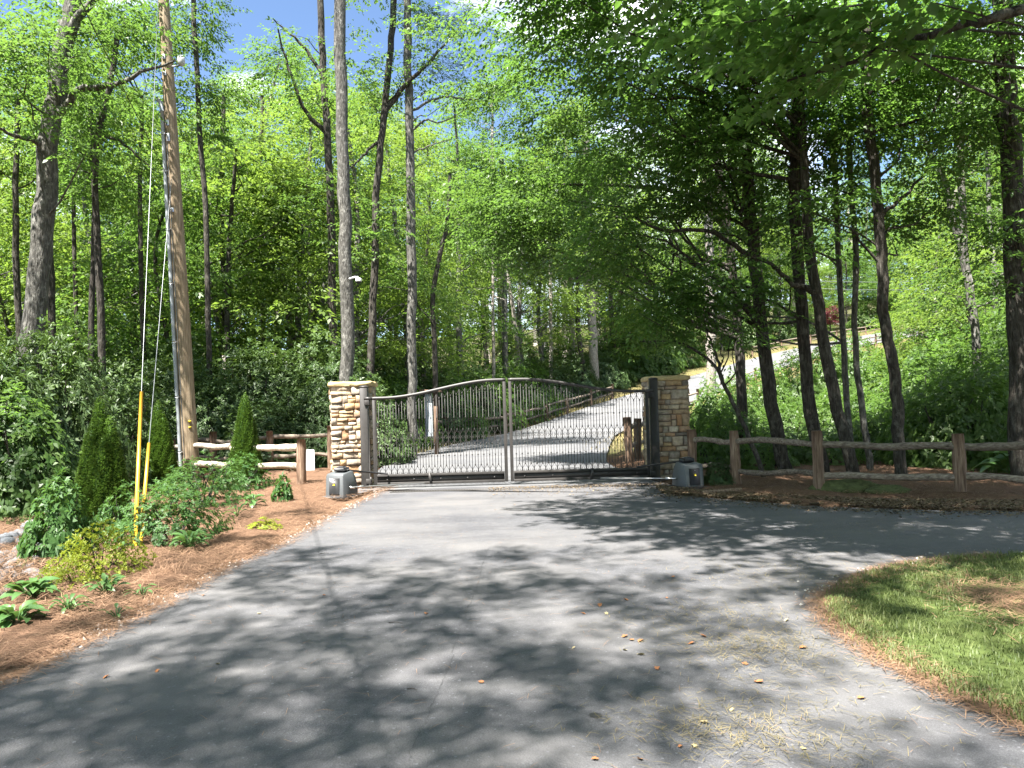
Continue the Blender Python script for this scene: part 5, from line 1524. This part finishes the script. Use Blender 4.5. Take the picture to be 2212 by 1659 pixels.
for (px, Y, h, r) in ((1530, 17.5, 1.5, 0.8), (1575, 18.5, 1.3, 0.9), (1640, 19, 1.0, 0.8), (1700, 18, 0.8, 0.7), (1780, 17.5, 0.9, 0.8), (1850, 18.5, 1.1, 0.8), (1920, 18, 1.3, 0.9), (1985, 17, 1.6, 1.0), (2050, 16, 1.9, 1.1), (2120, 16, 2.2, 1.2), (2190, 17, 2.6, 1.4),
                      (2000, 21, 2.6, 1.4), (2090, 23, 3.2, 1.8), (2170, 22, 3.6, 1.8), (2260, 18, 3.4, 1.8), (2030, 27, 3.4, 2.0), (2130, 30, 4.4, 2.4), (1960, 26, 2.2, 1.6), (1900, 24, 1.4, 1.1), (2230, 26, 4.6, 2.4), (1660, 16.6, 0.7, 0.6), (2240, 14.2, 1.7, 0.8),
                      (2060, 40, 4.5, 3), (2160, 42, 5.5, 3), (2250, 45, 6, 3.2), (1990, 44, 3.6, 2.6)):
    a_ = 'beside the shaded pillar' if px < 1600 else 'among the shaded trunks' if px < 1890 else 'right of the wavy trunk' if px < 2080 else 'at the foot of the huge trunk'
    d_ = 'close behind the fence' if Y < 19.5 else 'a little way behind the fence' if Y < 29 else 'far up the bank'
    place_shrub(RG[int(rs.integers(2))], px, Y, h, r, ('tall ' if h > 2.4 else 'low ' if h < 1.2 else '') + 'understory shrub ' + a_ + ', ' + d_, LOG)
for (px, Y, h, r) in ((1530, 36, 1.6, 1.2), (1590, 38, 1.5, 1.3), (1650, 40, 1.4, 1.2), (1710, 44, 1.5, 1.4), (1770, 46, 1.7, 1.5), (1830, 50, 1.8, 1.6), (1880, 48, 2.2, 1.8), (1620, 30, 1.3, 1.0), (1690, 32, 1.1, 1.0), (1750, 34, 1.4, 1.1), (1810, 36, 1.6, 1.3), (1860, 33, 1.6, 1.3), (1560, 27, 1.2, 0.9), (1920, 40, 2.4, 1.8), (1670, 24, 0.9, 0.8), (1740, 25, 0.8, 0.8), (1820, 26, 1.0, 0.9), (1530, 22, 1.3, 0.8), (1545, 29, 2.3, 1.1), (1600, 33, 2.6, 1.2), (1665, 37, 2.9, 1.4), (1725, 41, 3.2, 1.5), (1790, 42, 3.4, 1.7), (1850, 43, 3.6, 1.9), (1905, 34, 3.0, 1.6), (1590, 21.5, 1.7, 0.8), (1705, 21.5, 1.5, 0.8), (1800, 22, 1.7, 0.9)):
    place_shrub(RG[int(rs.integers(2))], px, Y, h, r, 'loose sunlit bush on the bank below the hill road', 'bushes on the bank below the hill road')
place_shrub(RH[2], 1548, 13.75, 0.48, 0.30, 'small round clipped shrub beside the shaded operator box')
for (px, Y, h, r) in ((1880, 92, 3, 2.6), (1950, 95, 3.5, 3), (2030, 90, 3.5, 3), (1760, 90, 3, 2.4), (2110, 86, 4, 3), (1700, 88, 3.4, 2.6), (1620, 82, 3.4, 2.6)):
    place_shrub(RG[0], px, Y, h, r, 'bright shrub on the bank above the hill road', 'shrubs above the hill road')

# ------------------------------------------------------------------ planted bed on the left
def conifer(label, px, py, Y, lobes, seed):
    rg = np.random.default_rng(seed)
    c_ = P(px, py, Y)
    t = thing('dwarf_spruce', label, 'conifer', (c_[0], Y, -0.02))
    mb = MB()
    tr = MB()
    for (dx, dy, h, r, z0) in lobes:
        n = int(26000 * h * r)
        f_ = 1 - np.sqrt(rg.uniform(0.0, 1, n)); f_ = np.clip(f_ + rg.normal(0, 0.01, n), 0.0, 0.995)
        a_ = rg.uniform(0, 6.28, n)
        prof = (1 - f_) ** 0.72 * np.minimum(1, 0.62 + f_ * 3.2)
        lump = 1 + 0.07 * np.sin(a_ * 5 + f_ * 9) + 0.06 * np.sin(a_ * 9 - f_ * 21)
        rr = r * prof * lump * rg.uniform(0.88, 1.02, n)
        C = np.stack([dx + np.cos(a_) * rr, dy + np.sin(a_) * rr, z0 + f_ * (h - z0)], -1)
        D = np.stack([np.cos(a_) * 0.8, np.sin(a_) * 0.8, rg.uniform(0.25, 1.1, n)], -1) + rg.normal(0, 0.25, (n, 3))
        N = np.stack([-np.cos(a_) * 0.4, -np.sin(a_) * 0.4, np.ones(n)], -1) + rg.normal(0, 0.4, (n, 3))
        L = rg.uniform(0.025, 0.055, n)
        V, F_, kk = leaf_geo(C, D, N, L, L * 0.5, False, 0.1, 0.0)
        mb.add(V, F_, np.clip(np.repeat(rg.normal(0.5, 0.2, n), kk), 0, 1))
        tr.tube([(dx * 0.3, dy * 0.3, -0.1), (dx, dy, h * 0.8)], [0.04, 0.012], 6)
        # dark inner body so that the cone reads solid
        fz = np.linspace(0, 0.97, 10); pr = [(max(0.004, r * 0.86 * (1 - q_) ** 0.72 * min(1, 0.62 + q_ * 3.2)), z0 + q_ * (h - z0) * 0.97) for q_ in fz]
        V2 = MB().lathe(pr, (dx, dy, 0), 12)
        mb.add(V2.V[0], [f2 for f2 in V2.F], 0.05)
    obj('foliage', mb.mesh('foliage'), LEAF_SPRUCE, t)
    obj('trunk', tr.mesh('trunk'), BARK_DARK, t)


conifer('shaded many-tipped conifer nearest the yellow guards', 226, 1130, 11.0, [(-0.08, 0.05, 1.92, 0.26, 0.2), (0.10, 0.0, 1.62, 0.26, 0.15), (-0.12, -0.10, 1.50, 0.28, 0.12), (0.06, -0.16, 1.32, 0.30, 0.10), (0.2, -0.05, 1.25, 0.20, 0.15), (-0.02, -0.05, 1.15, 0.40, 0.06)], 31)
conifer('bright sunlit conifer between the yellow guards and the utility pole', 346, 1038, 16.8, [(-0.02, 0, 1.95, 0.36, 0.06), (0.10, -0.05, 1.65, 0.33, 0.1)], 32)
conifer('dark single-tipped conifer between the utility pole and the pillar', 532, 1035, 16.6, [(0, 0, 2.05, 0.39, 0.05)], 33)


def bed_shrub(name, label, px, py, h, r, leafm, n, seed, leaf=0.06, wid=0.42, per=7, up=0.4):
    c_ = G(px, py)
    t = whorl_shrub(name, label, leafm, n, np.random.default_rng(seed), leaf / max(r, 0.2), wid, per, 1.0, 1.0, up, 8, six=False)
    t.location = (c_[0], c_[1], 0.02); t.scale = (r, r, h)
    return t


bed_shrub('azalea', 'leafy green azalea beside the grey stream stones', 130, 1204, 0.84, 0.36, LEAF_AZALEA, 420, 51, 0.06)
bed_shrub('spirea', 'yellow-green spirea in front of the conifer and azalea', 215, 1248, 0.50, 0.44, LEAF_SPIREA, 620, 52, 0.036, 0.34, 7, 0.9)
bed_shrub('spirea', 'small yellow-green sprig trailing from the spirea', 168, 1268, 0.26, 0.26, LEAF_SPIREA, 160, 58, 0.034, 0.34, 7, 0.9)
bed_shrub('azalea', 'wide green azalea right behind the yellow guards', 366, 1172, 0.72, 0.66, LEAF_AZALEA, 700, 53, 0.055)
bed_shrub('azalea', 'rounded azalea at the foot of the utility pole', 436, 1092, 0.8, 0.8, LEAF_AZALEA, 760, 54, 0.055)
bed_shrub('azalea', 'leafy azalea low behind the foot of the yellow guards', 268, 1160, 0.62, 0.40, LEAF_AZALEA, 300, 62, 0.055)
bed_shrub('azalea', 'dark green azalea in front of the single-tipped conifer', 524, 1060, 0.66, 0.58, LEAF_AZALEA, 420, 55, 0.07)
bed_shrub('azalea', 'low azalea between the wide azalea and the pole', 392, 1060, 0.40, 0.42, LEAF_AZALEA, 340, 56, 0.06)
bed_shrub('azalea', 'small azalea behind the sign board', 625, 1003, 0.55, 0.42, LEAF_AZALEA, 260, 57, 0.075)
bed_shrub('azalea', 'small bright azalea against the foot of the sunlit pillar', 704, 1010, 0.60, 0.30, LEAF_AZALEA, 200, 59, 0.075)
bed_shrub('azalea', 'small upright young azalea alone on the pine straw', 611, 1086, 0.38, 0.17, LEAF_AZALEA, 70, 60, 0.085)
bed_shrub('azalea', 'low spreading seedling shrub near the drive edge', 574, 1146, 0.14, 0.22, LEAF_SPIREA, 60, 61, 0.06)

# hostas: broad leaves, each its own part
def hosta_leaf(L, w):
    V = []; n = 6
    for i in range(n + 1):
        u_ = i / n; x = u_ * L; ww = w * math.sin(math.pi * min(1, u_ * 0.93 + 0.05)) ** 0.8 * (1 - 0.35 * u_) / 2 if i < n else 0.001
        z = 0.55 * L * u_ - 0.75 * L * u_ * u_
        V += [(x, -ww, z + ww * 0.25), (x, 0, z), (x, ww, z + ww * 0.25)]
    q = []
    for i in range(n):
        a_ = i * 3
        q += [(a_, a_ + 3, a_ + 4, a_ + 1), (a_ + 1, a_ + 4, a_ + 5, a_ + 2)]
    me = make_mesh('leaf', np.array(V), [np.array(q)], np.full(len(V), 0.5), True)
    me.materials.append(LEAF_HOSTA)
    return me


HL = [hosta_leaf(0.24, 0.15), hosta_leaf(0.20, 0.11), hosta_leaf(0.22, 0.075)]


def hosta(label, px, py, n, sc, kind, seed, tilt=0.5, name='hosta'):
    rg = np.random.default_rng(seed); c_ = G(px, py)
    t = thing(name, label, 'plant', (c_[0], c_[1], 0.03))
    st = MB()
    for i in range(n):
        a_ = i * 2.4 + rg.uniform(-0.4, 0.4); f_ = (i + 0.5) / n
        o = obj('leaf', HL[kind], None, t)
        r_ = 0.05 + 0.16 * f_ * sc; z = (0.20 - 0.12 * f_) * sc
        o.location = (math.cos(a_) * r_ * 0.7, math.sin(a_) * r_ * 0.7, z)
        o.rotation_euler = (rg.normal(0, 0.25), rg.normal(0.0, 0.25) - (1 - f_) * tilt, a_)
        s_ = sc * rg.uniform(0.75, 1.15); o.scale = (s_, s_, s_)
        st.tube([(0, 0, -0.02), (math.cos(a_) * r_ * 0.4, math.sin(a_) * r_ * 0.4, z * 0.7), (math.cos(a_) * r_ * 0.7, math.sin(a_) * r_ * 0.7, z)], 0.005, 4, cap=False)
    obj('stalks', st.mesh('stalks'), LEAF_HOSTA, t)


hosta('big rounded hosta near the left frame edge', 72, 1300, 34, 0.62, 0, 71)
hosta('hosta cut by the left frame edge nearest the drive', 35, 1362, 32, 0.6, 0, 72)
hosta('light green hosta in front of the spirea', 226, 1290, 22, 0.55, 1, 73)
hosta('low dark rosette between the big hosta and the drive', 150, 1328, 18, 0.5, 2, 74, 0.2)
hosta('long-leaved hosta beside the drive below the wide azalea', 410, 1192, 30, 0.8, 2, 75)
hosta('hosta in the bed between the wide azalea and the pillar', 546, 1098, 24, 0.75, 1, 76)
hosta('small broad-leaved sprout beside that bed hosta', 512, 1118, 11, 0.6, 1, 77)
hosta('tiny rosette near the drive edge below the straw heap', 307, 1296, 9, 0.42, 2, 78, 0.2)
hosta('tiny pale sprout at the drive edge', 252, 1342, 7, 0.36, 1, 79, 0.2)
hosta('broad light-leaved plant behind the right end of the fence', 2190, 1035, 18, 1.9, 0, 80)

# ------------------------------------------------------------------ ground cover and litter (uncountable)
def strands(name, pts, z, lmin, lmax, w, mat, rg, up=0.15, seg=1, var=None, lift=0.012):
    """thin blades lying on the ground"""
    n = len(pts)
    a_ = rg.uniform(0, 6.28, n); L = rg.uniform(lmin, lmax, n); e = rg.normal(0, up, n)
    D = np.stack([np.cos(a_) * np.cos(e), np.sin(a_) * np.cos(e), np.abs(np.sin(e))], -1)
    S = np.stack([-np.sin(a_), np.cos(a_), np.zeros(n)], -1) * w / 2
    C = np.c_[pts, z + rg.uniform(0, lift, n)]
    V = np.stack([C - S, C + S, C + D * L[:, None] * 0.6 + S + [0, 0, 0.004], C + D * L[:, None] * 0.6 - S + [0, 0, 0.004], C + D * L[:, None]], 1).reshape(-1, 3)
    b_ = np.arange(n)[:, None] * 5
    v_ = np.clip(rg.normal(0.5, 0.22, n), 0, 1) if var is None else var
    o = obj(name, make_mesh(name, V, [b_ + np.array([0, 1, 2, 3])[None], b_ + np.array([3, 2, 4])[None]], np.repeat(v_, 5)), mat, kind='stuff')
    return o


rl = np.random.default_rng(505)
bed_poly = np.vstack([DL, [(-3.2, 14.6), (-3.6, 16.5), (-9, 17.5), (-9.5, 9.0), (-7.0, 5.0)]])
pts = np.vstack([rand_in_poly(bed_poly, 26000, rl), rand_in_poly(bed_poly, 16000, rl, (np.array((-6.5, 3.5)), np.array((-1.0, 9.5))))])
strands('pine_straw', pts, 0.035, 0.08, 0.20, 0.0038, STRAW, rl, 0.12, lift=0.03)['label'] = 'orange-brown pine straw mulch covering the shrub bed'
fr = np.vstack([DL[rl.integers(0, len(DL), 9000)] + rl.normal(0, 0.09, (9000, 2))])
strands('pine_straw', fr, 0.016, 0.05, 0.16, 0.0035, STRAW, rl, 0.05)['label'] = 'pine straw spilling over the left edge of the drive'
fr = LE[rl.integers(20, len(LE), 7000)] + rl.normal(0, 0.07, (7000, 2)) + np.array((-0.05, 0))
strands('pine_straw', fr, 0.018, 0.05, 0.15, 0.0035, STRAW, rl, 0.06)['label'] = 'pine straw drifted along the lawn edge'
verge_poly = np.vstack([SF, [(13, 10.9), (13, 16.5), (3.8, 16.5), (3.7, 14.2)]])
strands('pine_straw', rand_in_poly(verge_poly, 16000, rl, (np.array((2.5, 9)), np.array((10.5, 16)))), 0.03, 0.08, 0.2, 0.0045, STRAW, rl, 0.12, lift=0.03)['label'] = 'rust-coloured pine straw under the shaded fence'
heap = np.tile(G(362, 1252)[:2], (320, 1)) + rl.normal(0, 0.09, (320, 2))
strands('pine_straw', heap, 0.03, 0.08, 0.18, 0.003, STRAW, rl, 0.45, lift=0.05)['label'] = 'loose tuft of pine straw near the drive edge'
# needles scattered over the asphalt
pts = rand_in_poly(drive_poly, 1500, rl, (np.array((-4.5, 3.0)), np.array((9.0, 13.5))))
strands('pine_needles', pts, 0.016, 0.04, 0.12, 0.002, STRAW, rl, 0.03)['label'] = 'single pine needles scattered over the asphalt'
cl_c = [(G(1640, 1400)[:2], 0.24, 900), (G(1560, 1340)[:2], 0.3, 500), (G(1640, 1590)[:2], 0.25, 700), (G(1760, 1470)[:2], 0.35, 300), (G(1740, 1245)[:2], 0.5, 900), (G(1500, 1560)[:2], 0.3, 250), (G(1860, 1140)[:2], 0.7, 700)]
pts = np.vstack([c_ + rl.normal(0, s_, (n, 2)) * np.array((1.3, 0.8)) for c_, s_, n in cl_c])
pts = pts[inside(drive_poly, pts[:, 0], pts[:, 1])]
strands('grass_clippings', pts, 0.017, 0.03, 0.09, 0.0025, CLIP, rl, 0.08)['label'] = 'dried grass clippings strewn across the drive'


def flakes(name, pts, z, smin, smax, mat, rg, tilt=0.35, lift=0.015, wid=0.6):
    n = len(pts); a_ = rg.uniform(0, 6.28, n)
    D = np.stack([np.cos(a_), np.sin(a_), rg.normal(0, tilt, n)], -1); N = np.stack([rg.normal(0, tilt, n), rg.normal(0, tilt, n), np.ones(n)], -1)
    L = rg.uniform(smin, smax, n)
    V, F_, kk = leaf_geo(np.c_[pts, z + rg.uniform(0, lift, n)], D, N, L, L * wid, False, 0.15, 0.05)
    return obj(name, make_mesh(name, V, F_, np.repeat(np.clip(rg.normal(0.5, 0.25, n), 0, 1), kk)), mat, kind='stuff')


lit_poly = np.vstack([SF, SF[::-1] + np.array((0.1, 0.95))])
flakes('leaf_litter', rand_in_poly(lit_poly, 14000, rl, (np.array((2.0, 8)), np.array((11, 16)))), 0.036, 0.03, 0.06, LITTER, rl, 0.22, 0.012)['label'] = 'pale brown leaf litter along the shaded verge'
fr = SF[rl.integers(0, len(SF), 2600)] + rl.normal(0, 0.22, (2600, 2)) - np.array((0, 0.2))
flakes('leaf_litter', fr, 0.016, 0.02, 0.06, LITTER, rl, 0.2)['label'] = 'thin leaf litter drifting onto the side road'
x_ = rl.uniform(-0.5, 3.2, 1500); y_ = 14.25 - rl.exponential(0.35, 1500)
flakes('leaf_litter', np.c_[x_, y_], 0.018, 0.02, 0.05, LITTER, rl, 0.2)['label'] = 'small leaves scattered below the shaded gate leaf'
fl_poly = np.array([(-30, 17.5), (-30, 30), (-6, 30), (-5.5, 17.5)])
flakes('leaf_litter', rand_in_poly(fl_poly, 9000, rl), 0.04, 0.05, 0.12, LITTER, rl)['label'] = 'dead leaves under the rhododendron thicket'

gr = np.vstack([DL[rl.integers(0, len(DL), 900)] + rl.normal(0, 0.05, (900, 2)), LE[rl.integers(10, 60, 260)] + rl.normal(0, 0.10, (260, 2)) + np.array((-0.08, 0.03))])
mbg = MB()
for p in gr:
    s_ = rl.uniform(0.006, 0.018)
    v_ = np.array([(1, 0, 0), (-0.5, 0.87, 0), (-0.5, -0.87, 0), (0, 0, 0.8)]) * s_ * rl.uniform(0.7, 1.3, (4, 1)) + (p[0], p[1], 0.015)
    mbg.add(v_, [np.array([(0, 1, 3), (1, 2, 3), (2, 0, 3)])], float(rl.uniform(0, 1)))
obj('gravel', mbg.mesh('gravel'), GRAVEL, kind='stuff')['label'] = 'pale gravel crumbs along the asphalt edge'

# lawn grass
lp = np.vstack([rand_in_poly(lawn_poly, 70000, rl, (np.array((2.0, 2.5)), np.array((9.5, 8.5)))), LE[rl.integers(25, len(LE), 4000)] + rl.normal(0, 0.05, (4000, 2))])
ci = G(2230, 1310)[:2]
lp = lp[(((lp - ci) / np.array((0.42, 0.75))) ** 2).sum(1) > rl.uniform(0.7, 1.3, len(lp))]
n = len(lp)
pat = 0.5 + 0.5 * np.sin(lp[:, 0] * 3.1 + np.sin(lp[:, 1] * 2.7)) * np.sin(lp[:, 1] * 3.7 + 1.0)
hgt = rl.uniform(0.02, 0.055, n) * (0.6 + 0.7 * pat)
a_ = rl.uniform(0, 6.28, n); ln = rl.uniform(0.3, 1.5, n)
S = np.stack([-np.sin(a_), np.cos(a_), np.zeros(n)], -1) * 0.0028
C = np.c_[lp, np.full(n, 0.02)]
tipv = np.stack([np.cos(a_) * ln * hgt, np.sin(a_) * ln * hgt, hgt], -1)
mid = np.stack([np.cos(a_) * ln * hgt * 0.35, np.sin(a_) * ln * hgt * 0.35, hgt * 0.6], -1)
V = np.stack([C - S, C + S, C + mid + S * 0.8, C + mid - S * 0.8, C + tipv], 1).reshape(-1, 3)
b_ = np.arange(n)[:, None] * 5
obj('grass', make_mesh('grass', V, [b_ + np.array([0, 1, 2, 3])[None], b_ + np.array([3, 2, 4])[None]], np.repeat(np.clip(0.25 + 0.45 * pat + rl.normal(0, 0.18, n), 0, 1), 5)), GRASS, kind='stuff')['label'] = 'short lawn grass in the wedge beside the drive'
strands('pine_straw', ci + rl.normal(0, 1, (2600, 2)) * np.array((0.28, 0.45)), 0.025, 0.06, 0.18, 0.004, STRAW, rl, 0.12)['label'] = 'pine straw patch in the lawn at the right frame edge'
# sunlit bank grass beside the hill road
bx = []
for i in range(20, nroad, 1):
    d_ = (RR[i] - RL[i]) / np.linalg.norm(RR[i] - RL[i]); m_ = 260
    bx.append(RR[i] + d_ * rl.uniform(0.1, 7.5, (m_, 1)) + rl.normal(0, 0.5, (m_, 2)))
    bx.append(RL[i] - d_ * rl.uniform(0.1, 2.2, (70, 1)) + rl.normal(0, 0.4, (70, 2)))
bx = np.vstack(bx); n = len(bx)
hgt = rl.uniform(0.05, 0.16, n); a_ = rl.uniform(0, 6.28, n)
S = np.stack([-np.sin(a_), np.cos(a_), np.zeros(n)], -1) * 0.018
C = np.c_[bx, terr(bx[:, 0], bx[:, 1]) + 0.02]
V = np.stack([C - S, C + S, C + np.stack([np.cos(a_) * hgt * 0.6, np.sin(a_) * hgt * 0.6, hgt], -1)], 1).reshape(-1, 3)
obj('grass', make_mesh('bank_grass', V, [np.arange(n * 3).reshape(-1, 3)], np.repeat(np.clip(rl.normal(0.6, 0.25, n), 0, 1), 3)), CLIP, kind='stuff')['label'] = 'dry yellow-green grass on the sunlit bank beside the hill road'

# single fallen leaves and twigs on the asphalt
lv = []
for k_ in range(3):
    pts_ = []
    for i in range(14):
        a_ = i / 14 * 6.28; r_ = (1.0 if i % 2 == 0 else 0.6) * rl.uniform(0.8, 1.1)
        pts_.append((r_ * math.cos(a_), r_ * 0.7 * math.sin(a_), 0.25 * abs(math.sin(a_)) + rl.uniform(0, 0.15)))
    V = np.vstack([[(0, 0, 0.02)], pts_]); me = make_mesh('fallen_leaf', V, [np.array([(0, 1 + i, 1 + (i + 1) % 14) for i in range(14)])])
    me.materials.append(DRY_LEAF if k_ < 2 else PALE_LEAF); lv.append(me)
LEAFPX = [(1286, 1648), (1382, 1648), (1522, 1568), (1470, 1620), (1365, 1388), (1350, 1410), (1352, 1300), (1296, 1312), (1310, 1330), (1440, 1296), (1495, 1395), (1700, 1345), (1735, 1405), (1860, 1515), (1735, 1625), (1420, 1450), (1350, 1380), (1240, 1405),
          (1520, 1380), (1455, 1250), (1580, 1540), (230, 1468), (440, 1290), (470, 1440), (700, 1290), (1640, 1480), (1500, 1620), (1385, 1390), (1260, 1330), (1385, 1420), (920, 1330), (1040, 1480), (560, 1330), (340, 1455), (1610, 1440)]
for i, (px, py) in enumerate(LEAFPX):
    c_ = G(px, py); s_ = rl.uniform(0.018, 0.034)
    o = obj('fallen_leaf', lv[i % 3], None, loc=(c_[0], c_[1], 0.016), label='curled dry leaf lying on the sun-dappled asphalt', cat='leaf', group='dry leaves on the asphalt')
    o.scale = (s_, s_, s_); o.rotation_euler = (rl.normal(0, 0.2), rl.normal(0, 0.2), rl.uniform(0, 6.28))
for i, (px, py) in enumerate([(690, 1200), (840, 1350), (880, 1495), (1880, 1335), (1760, 1385)]):
    c_ = G(px, py); a_ = rl.uniform(-0.5, 0.5); L = rl.uniform(0.06, 0.13)
    o = obj('twig', MB().tube([(0, 0, 0.004), (L * 0.5, L * 0.1, 0.008), (L, L * 0.02, 0.004)], [0.003, 0.0025, 0.0015], 5).mesh('twig'), BARK_DARK, loc=(c_[0], c_[1], 0.014), rz=a_, label='short dark twig fallen on the asphalt', cat='twig', group='twigs on the asphalt')

# crack and tar spot in the asphalt
cp = np.array([G(a_, b_)[:2] for a_, b_ in ((1058, 1180), (1045, 1215), (1030, 1270), (1005, 1330), (985, 1390), (972, 1440), (950, 1490), (925, 1545), (900, 1600), (880, 1650))])
cp = smooth_path(np.c_[cp, np.zeros(len(cp))], 80)[:, :2] + rl.normal(0, 0.006, (80, 2))
wd_ = rl.uniform(0.0004, 0.0014, 80)
V = np.stack([np.c_[cp[:, 0] - wd_, cp[:, 1], np.full(80, 0.0145)], np.c_[cp[:, 0] + wd_, cp[:, 1], np.full(80, 0.0145)]], 1).reshape(-1, 3)
ii = np.arange(79) * 2
TAR = plain('tar', (0.03, 0.03, 0.03), 0.6)
obj('crack', make_mesh('crack', V, [np.stack([ii, ii + 1, ii + 3, ii + 2], -1)]), TAR, driveway)
c_ = G(1287, 1551); an = np.linspace(0, 2 * np.pi, 22, endpoint=False); rr = rl.uniform(0.75, 1.15, 22)
V = np.c_[c_[0] + np.cos(an) * rr * 0.032, c_[1] + np.sin(an) * rr * 0.035, np.full(22, 0.0148)]
obj('tar_spot', make_mesh('tar_spot', V, [np.arange(22)[None]]), TAR, driveway)

# dome security camera on an arm on the tallest trunk
c_ = P(757, 603, 21.7)
t = thing('security_camera', 'white dome security camera on an arm fixed to the tallest trunk', 'camera', (c_[0], 21.7, c_[2]))
obj('arm', MB().tube([(-0.05, 0.1, 0.03), (0.12, -0.02, 0.05), (0.24, -0.05, 0.04)], 0.03, 8).mesh('arm'), WHITE, t)
m_ = MB(); m_.lathe([(0.03, 0.03), (0.085, 0.0), (0.09, -0.07), (0.085, -0.09)], (0.25, -0.05, 0.0), 14)
obj('housing', m_.mesh('housing', True), WHITE, t)
m_ = MB(); m_.lathe([(0.078, -0.085), (0.07, -0.12), (0.04, -0.15), (0.01, -0.158)], (0.25, -0.05, 0.0), 14)
obj('dome', m_.mesh('dome', True), BOX_DARK, t)
